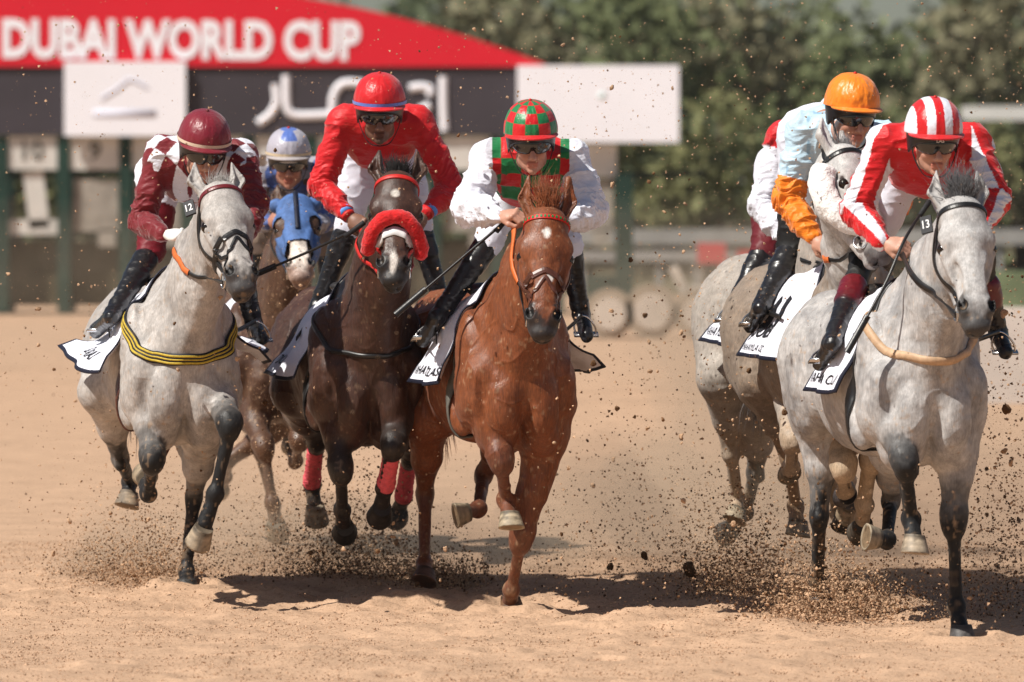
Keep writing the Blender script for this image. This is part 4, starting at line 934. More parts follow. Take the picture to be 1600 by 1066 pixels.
JS['C'] = dict(Y=25.5, skin=(.52, .27, .19), label='jockey in red and green chequered silks with white sleeves on the chestnut', head=dict(p=(831, 228, .05), yaw=.06, pitch=.24, roll=.03),
    shR=(764, 246, .34), shL=(894, 246, .34), hip=(826, 268, .96), elR=(733, 325, -1), wrR=(778, 337, -1), elL=(922, 328, -1), wrL=(888, 345, -1), handR=dict(d=(.8, -.55, .05), n=(-.1, -.55, .8), t=1), handL=dict(d=(-.8, -.5, -.2), n=(.2, -.5, .8), t=-1),
    knR=(764, 378, -1), anR=(684, 496, 1), toR=(664, 528, -1), knL=(888, 384, -1), anL=(908, 490, 1), toL=(916, 520, -1), shirt=sh_C, cap=cap_C, brim=tuple(RED), puff=1.12, wrinkle=1.2, boottop=.03)
JS['E'] = dict(Y=24.0, skin=(.52, .28, .2), label='jockey in red silks with white striped sleeves and striped cap on the nearest grey', head=dict(p=(1463, 228, .05), yaw=.14, pitch=.24, roll=.0),
    shR=(1384, 222, .36), shL=(1520, 222, .34), hip=(1440, 256, .96), elR=(1338, 330, -1), wrR=(1377, 378, -1), elL=(1552, 310, -1), wrL=(1530, 362, -1), handR=dict(d=(.85, -.45, -.15), n=(-.1, -.75, .6), t=1), handL=dict(d=(-.7, -.5, -.4), n=(.3, -.6, .6), t=-1),
    knR=(1352, 402, -1), anR=(1300, 535, 1), toR=(1282, 565, -1), knL=(1530, 405, -1), anL=(1560, 520, 1), toL=(1570, 545, -1), shirt=sh_E, cap=cap_E, brim=tuple(RED), boottop=.36, topcol=(.13, .008, .014), kneecol=((.012, .012, .012), .88), wrinkle=1.0, puff=1.05)
JS['D'] = dict(Y=25.4, skin=(.50, .26, .18), label='jockey in pale blue silks with orange sleeves and orange cap behind the striped rider', head=dict(p=(1338, 186, .08), yaw=.32, pitch=.22, roll=-.03),
    shR=(1258, 202, .42), shL=(1375, 215, .36), hip=(1282, 205, .98), elR=(1232, 310, -1), wrR=(1268, 370, -1), elL=(1400, 310, -1), wrL=(1372, 372, -1), handR=dict(d=(.7, -.5, -.5), n=(-.3, -.7, .5), t=1), handL=dict(d=(-.7, -.5, -.4), n=(.3, -.6, .6), t=-1),
    knR=(1236, 390, -1), anR=(1190, 478, 1), toR=(1174, 506, -1), knL=(1370, 400, -1), anL=(1390, 500, 1), toL=(1400, 520, -1), shirt=sh_D, ruf=.016, cap=cap_plain(ORG), brim=tuple(ORG), wrinkle=1.2, puff=1.08, boottop=.1, kneecol=((.012, .012, .012), .7))
JS['F'] = dict(Y=26.3, skin=(.50, .26, .18), hi=0, label='jockey with white sleeves and red yoke, mostly hidden at the back right', head=dict(p=(1322, 214, .1), yaw=.3, pitch=.22),
    shR=(1222, 214, .42), shL=(1330, 220, .36), hip=(1244, 258, .98), elR=(1196, 322, -1), wrR=(1226, 372, -1), elL=(1350, 320, -1), wrL=(1330, 372, -1), handR=dict(d=(.7, -.5, -.5), n=(-.3, -.7, .5), t=1), handL=dict(d=(-.7, -.5, -.4), n=(.3, -.6, .6), t=-1),
    knR=(1194, 394, -1), anR=(1150, 474, 1), toR=(1136, 498, -1), knL=(1320, 400, -1), anL=(1330, 490, 1), toL=(1340, 510, -1), shirt=sh_F, cap=cap_plain(WHT), brim=tuple(WHT), kneecol=((.12, .01, .015), .6), wrinkle=1.1, puff=1.1, boottop=.1)
JS['G'] = dict(Y=29.6, skin=(.42, .2, .14), hi=0, s=.96, label='jockey in blue and white silks with mud spattered goggles behind the front line', head=dict(p=(451, 259, .08), yaw=.05, pitch=.22),
    shR=(404, 268, .36), shL=(500, 268, .36), hip=(450, 300, .96), elR=(396, 340, -1), wrR=(420, 350, -1), elL=(512, 340, -1), wrL=(490, 352, -1), handR=dict(d=(.4, -.7, .4), n=(-.3, -.7, .5), t=1), handL=dict(d=(-.7, -.5, -.4), n=(.3, -.6, .6), t=-1),
    knR=(398, 378, -1), anR=(378, 470, 1), toR=(370, 495, -1), knL=(508, 380, -1), anL=(520, 470, 1), toL=(526, 495, -1), shirt=sh_G, cap=cap_G, brim=(.40, .36, .36), band=(.6, .48, .32), gogbright=1, breech=(.22, .16, .12), wrinkle=1)
MAT['cuff_blue'] = mat('cuff_blue', (.13, .32, .75), .6, .3)
_t = time.time(); JK = {}
for k_ in HS: JS[k_]['hf'] = HS[k_]['f']; JK[k_] = build_jockey(JS[k_])
print('jockeys', time.time() - _t)
if 'E' in JK:
    Hq = JK['E']['Hd']; tv, tf = text_mesh('LAS', .020, .02); tv = tv - (tv.max(0) + tv.min(0)) / 2; hel_ = [o for o in JK['E']['root'].children if o.name.startswith('helmet')][0]
    mkmesh('lettering', [Hq.p(a, .1275 - a * a * 4, .036 + b) for a, b, _ in tv], tf, MAT['white_print'], hel_, False)
# ------------------------------------------------------------------ tack on each horse
TK = {}
TK['A'] = dict(br=dict(main='black_leather', brow='maroon_leather', nz=.31), cl=dict(x0=-.26, flR=(20, 66), flL=(40, 70), L=.60, x1=-.92, girth='brown_leather'), bb=dict(z=.10, w=.055, m='print_black', stripes=1), num=(-1, '12'))
TK['B'] = dict(br=dict(main='red_strap', nonose=1), cl=dict(flR=(14, 26), flL=(12, 20), L=.60, x0=-.30, x1=-.92), bb=dict(z=.13, w=.022, m='black_leather'))
TK['C'] = dict(br=dict(main='brown_leather', brow='red_strap', nz=.31, chequer=1), cl=dict(x0=-.24, flR=(12, 16), flL=(42, 40), L=.60, x1=-.80, girth='pad_grey'))
TK['E'] = dict(br=dict(main='black_leather', nz=.40, drop=0, nonose=1), cl=dict(flR=(12, 12), flL=(20, 30), L=.60, x1=-.76), bb=dict(z=.16, w=.035, m='tan_leather'), num=(-1, '13'))
TK['D'] = dict(br=dict(main='black_leather', nonose=1), cl=dict(bars=[(.62, -.52, .80, -.78, .045), (.40, -.50, .50, -.80, .045)], flR=(12, 18), flL=(10, 20), L=.60))
TK['F'] = dict(br=dict(main='black_leather', nonose=1), cl=dict(bars=[(.55, -.50, .80, -.78, .05), (.75, -.48, .93, -.72, .04)], flR=(16, 26), flL=(10, 20), L=.60))
TK['G'] = dict(br=dict(main='black_leather', nonose=1), cl=dict(flR=(12, 20), flL=(12, 20), L=.6))
TXT = {'E': [("KAHAYLA CLASSIC", .058, -1, .93, .93, .01)], 'C': [("KAHAYLA CLASSIC", .058, -1, .93, .93, .01)],
    'D': [("DUBAI", .10, -1, .93, .84, .01), ("KAHAYLA CLASSIC", .045, -1, .95, .95, .005)], 'F': [("DUBAI", .09, -1, .95, .82, .01), ("KAHAYLA CLASSIC", .06, -1, .96, .94, .005)],
    'A': [("DUBAI", .075, -1, .62, .90, .01)], 'B': [("DUBAI", .07, -1, .8, .9, .01)], 'G': []}
for k_, h in HS.items():
    t_ = TK[k_]; br = tack_bridle(h, t_['br']); saddle_cloth(h, t_['cl'], TXT[k_])
    if 'bb' in t_: breast_band(h, t_['bb'])
    if 'num' in t_: num_plate(h, *t_['num'], br)
    j = JK[k_]; H = h['H']; T = h['T']
    for side, sx in (('R', -1), ('L', 1)):          # reins from the bit to each hand, stirrup leathers
        a = H.p(sx * .075, -.08, .50); b = j['sp']['grip' + side]; mb = MB(); md_ = (a + b) / 2 + A([0, 0, -.05 if k_ != 'E' else -.01]); p = spline([a, a * .7 + b * .3 + A([0, 0, -.04 if k_ != 'E' else -.01]), md_, b], 24)
        e_ = h['f'].ev(p); q_, g_ = h['f'].project(p, .012); inn = (e_ < .012) & (np.arange(24) > 2); p = np.where(inn[:, None], q_, p); p[3:-2] = (p[2:-3] + p[3:-2] + p[4:-1]) / 3; mb.ribbon(p, g_, .018 if k_ != 'E' else .027, .004); rn = mb.build('rein', MAT['black_leather'] if k_ != 'B' else MAT['red_strap'], br)
        if k_ in 'ACD': mb = MB(); mb.ribbon(p[15:] + g_[15:] * .001, g_[15:], .026, .008); mb.build('rein_grip', MAT['orange_strap'], br)
        top, smb = j['sp']['stir' + side]; st_ = smb.build('stirrup', MAT['steel'], h['root']); q = h['f'].project(A([T.p(-.55, -.42 * (1 if side == 'R' else -1), .22)]), .035)[0][0].astype(float); mb = MB()
        mb.ribbon(spline([q, (q + top) / 2, top], 8), [h['lf']] * 8, .022, .004); mb.build('stirrup_leather', MAT['black_leather'], st_)
if 'B' in HS:
    h = HS['B']; roll(h, [(-.12, -.12, .375), (-.118, -.06, .352), (-.09, .0, .318), (-.048, .04, .292), (0, .052, .285), (.048, .04, .292), (.09, .0, .322), (.115, -.06, .362), (.115, -.12, .40)], .034, 'sheepskin_noseband', MAT['red_fleece'])
    mb = MB(); strap(h['f'], [h['H'].p(*q) for q in [(-.075, -.05, .375), (-.05, .02, .355), (0, .05, .345), (.05, .02, .355), (.075, -.05, .375)]], .045, .005, mb, 30); mb.build('white_noseband', MAT['white_print'], h['root'])
if 'D' in HS:
    h = HS['D']; H_ = h['H']; hl = lambda w_: tuple(((w_ - H_.O) @ H_.R().T) / H_.s); ys_ = np.linspace(24.3, 25.6, 261)
    def hit(px, py):
        e_ = h['f'].ev(A([P(px, py, y) for y in ys_])); k = np.argmax(e_ < 0); return ys_[k] if (e_ < 0).any() else None
    q0 = [(1288, 264), (1284, 286), (1290, 309), (1304, 330), (1326, 344), (1348, 350)]; dz = [hit(*q) for q in q0]; dd0 = [d for d in dz if d]; dz = [d if d else (dd0[0] if dd0 else 24.95) for d in dz]; dz = [min(min(dz[max(i - 1, 0):i + 2]) + .03, dz[i]) for i in range(6)]; print('roll', dz)
    roll(h, [hl(P(a, b, d - .03)) for (a, b), d in zip(q0, dz)], .057, 'sheepskin_noseband', MAT['white_fleece'], 5)
def on_bandage(h, key, a, b, m, r=.040):
    J = h['J'][key]; k0, k1 = J[1], J[2]; mb = MB(); d = nrm(k1 - k0); n = 22; p = [k0 + (k1 - k0) * t for t in np.linspace(a, b, n)]
    mb.tube(p, [r * (1 + .05 * math.sin(i * 1.9)) * (1.12 if i > n - 6 else 1) * (.9 if i in (0, n - 1) else 1) for i in range(n)], 20); mb.build('leg_bandage', m, h['root'])
if 'B' in HS:
    for key in ('FL', 'HR', 'HL'): on_bandage(HS['B'], key, .15, 1.0, MAT['red_bandage'])
if 'G' in HS:          # blue hood over the face
    h = HS['G']; F2 = Field(); H = h['H']; head_field(F2, H, (1, 1, 1), (1, 1, 1), 0, .01); F2.pr = [q for q in F2.pr if not q['cut']]
    V, Q = F2.mesh(.008); V = V + vnormals(V, Q) * .010; Vh = (V - H.O) @ H.R().T / H.s
    bad = (Vh[:, 2] > .385 - .03 * (np.abs(Vh[:, 0]) < .06)) | (((np.abs(Vh[:, 0]) - .1) / .03) ** 2 + ((Vh[:, 2] - .22) / .05) ** 2 < 1) | (Vh[:, 1] < -.2); Q = Q[~bad[Q].any(1)]
    mkmesh('hood', V, Q, MAT['blue_hood'], h['root'])
    mb = MB(); strap(h['f'], [H.p(*q) for q in [(0, .03, -.02), (0, .04, .1), (0, .03, .2), (0, .03, .28)]], .022, .02, mb, 16, off=.012); mb.build('hood_stripe', MAT['navy_trim'], h['root'])
def whip(pts, r0, r1, label, nm='riding_whip'):
    mb = MB(); p = spline(pts, 24); mb.tube(p, list(np.linspace(r0, r1, 24)), 10); a, b = p[-1], p[-2]; d = nrm(a - b)
    root = empty(nm, p[0], label, 'whip', 'whips held by the jockeys'); mb.build('shaft', MAT['whip'], root)
    mb = MB(); mb.tube([p[0] - nrm(p[1] - p[0]) * .012, p[0], p[0] + nrm(p[1] - p[0]) * .10], [.012, .0125, .0105], 12); mb.build('handle', MAT['elastic'], root)
    mb = MB(); mb.ribbon([a - d * .02, a + d * .05, a + d * .16], [A([0, -1, .3])] * 3, .028, .006); mb.build('flap', MAT['whip'], root)
if 'C' in HS: whip([P(796, 336, 25.58), P(782, 352, 25.56), P(720, 405, 25.5), P(660, 456, 25.45)], .0075, .006, 'black whip pointing down left from the hand of the green and red chequered jockey')
if 'B' in HS: whip([P(566, 350, 26.1), P(548, 362, 26.1), P(490, 390, 26.2), P(425, 418, 26.3)], .0075, .006, 'black whip pointing down left from the hand of the jockey in red')
if 'E' in HS: whip([P(1450, 318, 24.2), P(1415, 372, 24.0), P(1385, 440, 23.9), P(1352, 500, 23.85)], .0075, .006, 'black whip held upright beside the neck by the striped jockey')
# ------------------------------------------------------------------ setting
def sand_mat(nm, col, bumps, var):
    m = mat(nm, col, .95, .12, var=var, vscale=3, bump=bumps); t = m.node_tree; N, Lk = t.nodes, t.links; b = N['Principled BSDF']
    src = b.inputs['Base Color'].links[0].from_socket; tc = N.new('ShaderNodeTexCoord')
    for sc, lo, hi, a in ((55, .56, .70, .45), (160, .55, .75, .5)):       # darker damp crumbs and fine grain
        nz = N.new('ShaderNodeTexNoise'); nz.inputs['Scale'].default_value = sc; nz.inputs['Detail'].default_value = 3; Lk.new(tc.outputs['Object'], nz.inputs['Vector'])
        r = N.new('ShaderNodeMapRange'); r.inputs['From Min'].default_value = lo; r.inputs['From Max'].default_value = hi; r.inputs['To Max'].default_value = a; Lk.new(nz.outputs['Fac'], r.inputs['Value'])
        mx = N.new('ShaderNodeMix'); mx.data_type = 'RGBA'; Lk.new(r.outputs[0], mx.inputs['Factor']); Lk.new(src, mx.inputs[6]); mx.inputs[7].default_value = (.16, .085, .04, 1); src = mx.outputs[2]
    Lk.new(src, b.inputs['Base Color']); return m
MAT['sand'] = sand_mat('sand', (.50, .328, .215), [(6, .35, .03, U1), (30, .5, .015, U1), (130, .5, .005, U1)], .17)
xs = np.concatenate([[-160, -80, -40, -20, -10, -6], np.arange(-3.6, 3.61, .024), [6, 10, 20, 40, 80, 160]])
ys = np.concatenate([[3, 10, 16], np.arange(20.0, 28.4, .024), np.arange(28.5, 34, .12), [36, 40, 46, 54, 62, 70, 80, 95, 110]])
GX, GY = np.meshgrid(xs, ys); GP = np.stack([GX.ravel(), GY.ravel(), np.zeros(GX.size)], 1)
def ground_h(p):
    p = np.array(p, float); p[:, 2] = 0; a = np.clip(1 - np.abs(p[:, 0]) / 8, 0, 1) * np.clip((32 - p[:, 1]) / 3, 0, 1) * np.clip((p[:, 1] - 17) / 3, 0, 1)
    churn = np.exp(-((p[:, 1] - 26.2 + p[:, 0] * .35) / 1.6) ** 2)
    return a * (vnoise(p, 1.3, 31) * .022 + vnoise(p, 5, 32) * (.010 + .022 * churn) + (1 - np.abs(vnoise(p, 15, 33))) ** 2 * (.007 + .016 * churn) + vnoise(p, 38, 34) * (.0035 + .003 * churn))
GP[:, 2] = ground_h(GP); gh0 = np.median(GP[:, 2][(abs(GP[:, 0]) < 3)]); GP[:, 2] -= gh0 + .0
for h in HS.values():           # hoof prints where a foot is on the ground
    for key, J in h['J'].items():
        if J[3][2] < .12:
            r2 = ((GP[:, 0] - J[3][0]) / .09) ** 2 + ((GP[:, 1] - J[3][1]) / .10) ** 2; GP[:, 2] += -.03 * np.exp(-r2 * 1.6) + .035 * np.exp(-(np.sqrt(r2) - 1.7) ** 2 * 3)
rc = np.random.default_rng(21)
for _ in range(110):            # older hoof prints across the track
    cx_, cy_ = rc.uniform(-3, 3), rc.uniform(21.5, 29); m_ = (abs(GP[:, 0] - cx_) < .4) & (abs(GP[:, 1] - cy_) < .4); r2 = ((GP[m_, 0] - cx_) / .07) ** 2 + ((GP[m_, 1] - cy_) / .09) ** 2; kq = rc.uniform(.3, .8)
    GP[m_, 2] += kq * (-.026 * np.exp(-r2 * 1.4) + .014 * np.exp(-(np.sqrt(r2) - 1.6) ** 2 * 3))
nx, ny = len(xs), len(ys); i, j = np.meshgrid(np.arange(nx - 1), np.arange(ny - 1)); a = (j * nx + i).ravel()
g = mkmesh('sand_track', GP, np.stack([a, a + 1, a + nx + 1, a + nx], 1), MAT['sand'], origin=(0, 0, 0)); tag(g, kind='structure')
MAT['turf'] = mat('turf', (.13, .11, .065), .9, .1, var=.3, vscale=.6)
g = mkmesh('turf_ground', [(-900, 109.9, -.02), (900, 109.9, -.02), (900, 1500, -.02), (-900, 1500, -.02)], [(0, 1, 2, 3)], MAT['turf'], origin=(0, 110, 0)); tag(g, kind='structure')
# --- starting gate
MAT['sign_red'] = mat('sign_red', (.68, .012, .03), .5, .3, var=.04, vscale=.7)
MAT['sign_dark'] = mat('sign_dark', (.050, .043, .052), .6, .3, var=.15, vscale=.8)
MAT['sign_white'] = mat('sign_white', (.90, .90, .96), .5, .3, var=.03, vscale=1)
MAT['gate_green'] = mat('gate_green', (.014, .042, .032), .55, .3, var=.3, vscale=2)
MAT['gate_cream'] = mat('gate_cream', (.62, .60, .56), .6, .3, var=.12, vscale=2)
MAT['gate_dark'] = mat('gate_dark', (.03, .04, .035), .8, .2, var=.3, vscale=2)
MAT['mesh_pad'] = mat('mesh_pad', (.33, .30, .26), .8, .2, var=.3, vscale=3)
MAT['faint'] = mat('faint_mark', (.66, .67, .78), .6, .2); MAT['teal'] = mat('teal_mark', (.70, .84, .84), .6, .2)
MAT['infill'] = mat('dark_infill', (.075, .062, .038), .85, .1, var=.5, vscale=2.5)
GY_ = 92.0; gp = lambda x, y, d=0: P(x, y, GY_ + d)
gate = empty('starting_gate', (gp(450, 490)[0], GY_, 0), 'long racecourse starting gate with red arched sign and dark stalls behind the pack', 'starting gate')
def slab(pts, d0, d1, name, m, parent):
    n = len(pts); V = [gp(x, y, 0) + A([0, d0, 0]) for x, y in pts] + [gp(x, y, 0) + A([0, d1, 0]) for x, y in pts]
    return mkmesh(name, V, [tuple(range(n)), tuple(range(2 * n - 1, n - 1, -1))] + [(i, n + i, n + (i + 1) % n, (i + 1) % n) for i in range(n)], m, parent, False)
arc = [(x, -26 + 127 * (abs(x - 180) / 672) ** 2.05) for x in np.linspace(852, -492, 48)]
sg = slab([(-492, 104.5), (852, 104.5)] + arc, -.25, .25, 'arched_sign', MAT['sign_red'], gate)
tv, tf = text_mesh("DUBAI WORLD CUP", 1.0, .045); tw = tv[:, 0].max() - tv[:, 0].min(); th_ = .70
V = [gp(6 + (a - tv[:, 0].min()) / tw * 558, 88 - b / th_ * 56 + (a / tw) * 4, 0) + A([0, -.265, 0]) for a, b, _ in tv]
mkmesh('lettering', V, tf, MAT['sign_white'], sg, False)
db = slab([(-492, 212), (808, 212), (808, 105.5), (-492, 105.5)], -.2, .3, 'fascia', MAT['sign_dark'], gate)
mb = MB()
for st in ([(431, 132), (433, 160), (422, 180), (404, 193)], [(448, 118), (449, 165), (458, 179), (480, 181), (520, 179)], [(520, 179), (522, 150), (535, 132), (560, 131), (580, 140), (580, 178)], [(640, 139), (655, 136), (672, 139), (672, 150)], [(693, 120), (693, 160), (695, 205)], [(580, 178), (640, 178), (672, 165)]):
    p = spline([gp(*q) + A([0, -.225, 0]) for q in st], 16); mb.ribbon(p, [A([0, -1, 0])] * 16, .13, .02)
mb.build('arabic_lettering', MAT['sign_white'], db)
for (x0, y0, x1, y1, mk) in ((103, 97, 292, 213, 0), (808, 103, 1060, 223, 1)):
    b = slab([(x0, y1), (x1, y1), (x1, y0), (x0, y0)], -.35, -.26, 'white_board', MAT['sign_white'], gate)
    mb = MB()
    if mk: mb.box(gp(940, 150) + A([0, -.355, 0]), (.055, .002, .05)); mb.build('emblem', MAT['teal'], b)
    else:
        mb.ribbon(spline([gp(q[0], q[1]) + A([0, -.36, 0]) for q in ((160, 155), (185, 140), (205, 125), (232, 138))], 14), [A([0, -1, 0])] * 14, .05, .01); mb.box(gp(197, 178) + A([0, -.355, 0]), (.5, .002, .06)); mb.build('emblem', MAT['faint'], b)
NUMS = ['10', '9', '', '', '', '', '', '', '', '']
for k in range(-4, 10):
    x0 = 11 + 96.5 * k; y0 = 213 + (k > 7) * 12 + .3
    if x0 > 950: break
    b = slab([(x0, y0 + 52), (x0 + 84, y0 + 52), (x0 + 84, y0), (x0, y0)], -.12, -.04, 'number_board', MAT['gate_cream'], gate)
    if k in (0, 1):
        tv, tf = text_mesh(NUMS[k], .42, .02); tv = tv - (tv.max(0) + tv.min(0)) / 2; c = gp(x0 + 42, y0 + 22); mkmesh('number', [c + A([a, -.135, q]) for a, q, _ in tv], tf, MAT['pad_grey'], b, False)
    mb = MB(); xx = x0 - 7; t_ = gp(xx, 213); b_ = gp(xx, 489)
    mb.box((t_ + b_) / 2, (.10, .16, (t_[2] - b_[2]) / 2)); mb.box((t_ + b_) / 2 + A([0, 1.6, 0]), (.06, .1, (t_[2] - b_[2]) / 2)); mb.box((gp(xx, 300) + gp(xx, 430)) / 2 + A([0, .9, 0]), (.035, .7, .62)); mb.build('post', MAT['gate_green'], gate, False)
    if k == 0: mb = MB(); mb.box(gp(x0 + 46, 312), (.16, .06, .46), Frame((0, 0, 0), (1, 0, .12), (0, 1, 0), (-.12, 0, 1)).R()); mb.box(gp(x0 + 44, 355), (.42, .06, .12)); mb.build('stall_door', MAT['gate_cream'], gate, False)
    elif k != 8: mb = MB(); a_, b_ = gp(x0 + 8, 280), gp(x0 + 78, 362); mb.box((a_ + b_) / 2, ((b_[0] - a_[0]) / 2, .05, (a_[2] - b_[2]) / 2)); mb.box(gp(x0 + 60, 372), (.14, .05, .14)); mb.build('stall_door', MAT['mesh_pad'], gate, False)
for k in range(-4, 9):  # added panels standing in for the dark growth seen between the posts
    a_, b_ = gp(11 + 96.5 * k + 2, 378), gp(11 + 96.5 * k + 86, 478); mb = MB(); mb.box((a_ + b_) / 2 + A([0, .25, 0]), ((b_[0] - a_[0]) / 2, .05, (a_[2] - b_[2]) / 2)); mb.build('dark_infill', MAT['infill'], gate, False)
mb = MB(); mb.box((gp(410, 272)) + A([0, .05, 0]), ((gp(985, 0)[0] - gp(-400, 0)[0]) / 2, .05, .045)); mb.box(gp(290, 272) + A([0, .1, 0]), ((gp(985, 0)[0] - gp(-400, 0)[0]) / 2, .05, .03)); mb.build('crossbeam', MAT['gate_dark'], gate, False)
mb = MB(); mb.box(gp(975, 380), (.13, .5, 1.1)); mb.box(gp(950, 462), (.36, .4, .32)); mb.build('end_frame', MAT['gate_green'], gate, False)
# --- wheeled tow frame at the gate's right end
MAT['dusty_white'] = mat('dusty_white', (.62, .54, .46), .8, .2, var=.15, vscale=3); MAT['tyre'] = mat('tyre', (.36, .29, .22), .9, .1, var=.2, vscale=4); MAT['dusty_grey'] = mat('dusty_grey', (.30, .27, .24), .8, .2, var=.25, vscale=2)
tw_ = empty('tow_trailer', (P(1020, 566, 76)[0], 76, 0), 'dusty low trailer with white wheels parked right of the starting gate', 'trailer')
def cyl(c, r, hw, n=28):
    V = [A(c) + A([r * math.cos(q), y, r * math.sin(q)]) for y in (-hw, hw) for q in np.linspace(0, 2 * math.pi, n, endpoint=False)]
    return V, [tuple(range(n)), tuple(range(2 * n - 1, n - 1, -1))] + [(i, n + i, n + (i + 1) % n, (i + 1) % n) for i in range(n)]
for px, py, r in ((952, 500, .33), (1018, 510, .36), (1092, 500, .33)):
    c = P(px, py, 76); c[2] = r + .0; mb = MB(); mb.add(*cyl(c, r, .14)); w_ = mb.build('wheel', MAT['tyre'], tw_, False); mb = MB(); mb.add(*cyl(c - A([0, .15, 0]), r * .66, .03)); mb.build('hub', MAT['dusty_white'], w_, False)
mb = MB(); mb.box(P(950, 488, 76.4), (.42, .4, .14)); mb.box(P(1130, 470, 76.6), (.5, .4, .2)); mb.box(P(1070, 455, 76.5), (.06, .3, .35), Frame((0, 0, 0), (1, 0, .5), (0, 1, 0), (-.5, 0, 1)).R()); mb.build('body', MAT['dusty_white'], tw_, False)
# --- rails, walls and far furniture on the right
MAT['rail'] = mat('rail_grey', (.36, .34, .32), .6, .3, var=.2, vscale=1)
for nm, lab, yy, Yd, x0, x1, hh in (('running_rail', 'pale grey running rail in front of the trees, upper of the two', 370, 128, 850, 1800, .17), ('running_rail', 'second pale rail lower and nearer than the first, behind the trailer', 400, 112, 850, 1330, .10)):
    r = empty(nm, (P(x0, yy, Yd)[0], Yd, 0), lab, 'rail', 'rails beyond the track'); a_, b_ = P(x0, yy, Yd), P(x1, yy, Yd); mb = MB(); mb.box((a_ + b_) / 2, ((b_[0] - a_[0]) / 2, .05, hh)); mb.build('top_rail', MAT['rail'], r, False)
    for x in np.linspace(a_[0], b_[0], 9): mb = MB(); mb.box((x, Yd + .08, (a_[2] - hh) / 2), (.06, .05, (a_[2] - hh) / 2)); mb.build('post', MAT['rail'], r, False)
def wallobj(nm, lab, cat, x0, y0, x1, y1, Yd, m, d=.3):
    a_, b_ = P(x0, y1, Yd), P(x1, y0, Yd); a_[2] = max(a_[2], 0); mb = MB(); mb.box((a_ + b_) / 2, ((b_[0] - a_[0]) / 2, d, (b_[2] - a_[2]) / 2)); o = mb.build(nm, m, None, False, origin=((a_[0] + b_[0]) / 2, Yd, a_[2])); tag(o, lab, cat); return o
MAT['boundary'] = mat('boundary_white', (.66, .60, .55), .8, .2, var=.12, vscale=1.2)
wallobj('boundary_wall', 'low dusty white boundary wall behind the right edge of the pack', 'wall', 1525, 480, 1900, 640, 52.0, MAT['boundary'], .1)
wallobj('hedge_box', 'low bright green trimmed hedge behind the white wall at the right', 'hedge', 1520, 425, 1900, 500, 90, mat('hedge_green', (.15, .2, .11), .9, .1, var=.35, vscale=3), .5)
def board(x0, y0, x1, y1, Yd, m, lab, nm, cat):
    a_, b_ = P(x0, y1, Yd), P(x1, y0, Yd); r = empty(nm, ((a_[0] + b_[0]) / 2, Yd, 0), lab, cat); mb = MB(); mb.box((a_ + b_) / 2, ((b_[0] - a_[0]) / 2, .05, (b_[2] - a_[2]) / 2)); mb.build('panel', m, r, False)
    for x in ((a_[0] * .85 + b_[0] * .15), (a_[0] * .15 + b_[0] * .85)): mb = MB(); mb.box((x, Yd + .1, a_[2] / 2 + .05), (.035, .035, a_[2] / 2 + .05)); mb.build('post', MAT['dusty_grey'], r, False)
board(1502, 166, 1760, 188, 128, mat('board_white', (.72, .70, .66), .8, .2, var=.1, vscale=.5), 'long white board on posts in front of the trees at the upper right', 'white_board', 'board')
MAT['red_far'] = mat('red_banner', (.55, .06, .07), .6, .2)
for px, py, w_, h_, lab in ((1112, 396, 22, 16, 'square red banner board between the rails'), (1176, 402, 24, 11, 'long low red banner board on the far rail')):
    board(px - w_, py - h_, px + w_, py + h_, 104, MAT['red_far'], lab, 'banner_board', 'banner')
# --- trees and shrubs
rng = np.random.default_rng(4)
LEAF = {n: mat('foliage_' + n, c, .7, .25, var=.35, vscale=.5) for n, c in (('dark', (.09, .11, .055)), ('olive', (.18, .18, .075)), ('dry', (.19, .175, .10)), ('mid', (.13, .15, .065)))}
MAT['bark'] = mat('bark', (.10, .075, .055), .9, .1, var=.3, vscale=4)
def foliage(parent, ctrs, rad, n, size, m, name='crown'):
    c = ctrs[rng.integers(0, len(ctrs), n)]; d = rng.normal(size=(n, 3)); d /= np.linalg.norm(d, axis=1, keepdims=True); p = c + d * (rad[rng.integers(0, len(rad), n)] * rng.uniform(.45, 1.08, n) ** .7)[:, None] * A([1, 1, .85])
    u = rng.normal(size=(n, 3)); u /= np.linalg.norm(u, axis=1, keepdims=True); v = np.cross(u, rng.normal(size=(n, 3))); v /= np.linalg.norm(v, axis=1, keepdims=True); s = size * rng.uniform(.5, 1.3, n)[:, None]
    V = np.stack([p - u * s, p + v * s * .5, p + u * s, p - v * s * .5], 1).reshape(-1, 3); return mkmesh(name, V, np.arange(n * 4).reshape(-1, 4), m, parent, False)
def tree(px, Yd, hgt, wd, kind, label, base=.28, dens=1.0):
    x = P(px, 300, Yd)[0]; r = empty('tree', (x, Yd, 0), label, 'tree', 'trees beyond the track'); mb = MB()
    top = A([x + rng.normal() * .3, Yd, hgt * .8]); mb.tube([(x, Yd, 0), (x + rng.normal() * .1, Yd, hgt * .3), tuple(top)], [hgt * .028, hgt * .02, hgt * .006], 8)
    ctrs = [top]
    for k in range(9):
        q = rng.uniform(0, 6.28); z0 = hgt * rng.uniform(base, .7); e = A([x + math.cos(q) * wd * rng.uniform(.35, .8), Yd + math.sin(q) * wd * .7, z0 + hgt * rng.uniform(.08, .25)]); mb.tube([(x, Yd, z0 * .9), tuple((e + A([x, Yd, z0])) / 2 + A([0, 0, .1])), tuple(e)], [hgt * .012, hgt * .008, hgt * .003], 6); ctrs.append(e)
    mb.build('trunk', MAT['bark'], r); foliage(r, A(ctrs), rng.uniform(.35, .62, 8) * wd, int(1500 * dens), .24, LEAF[kind])
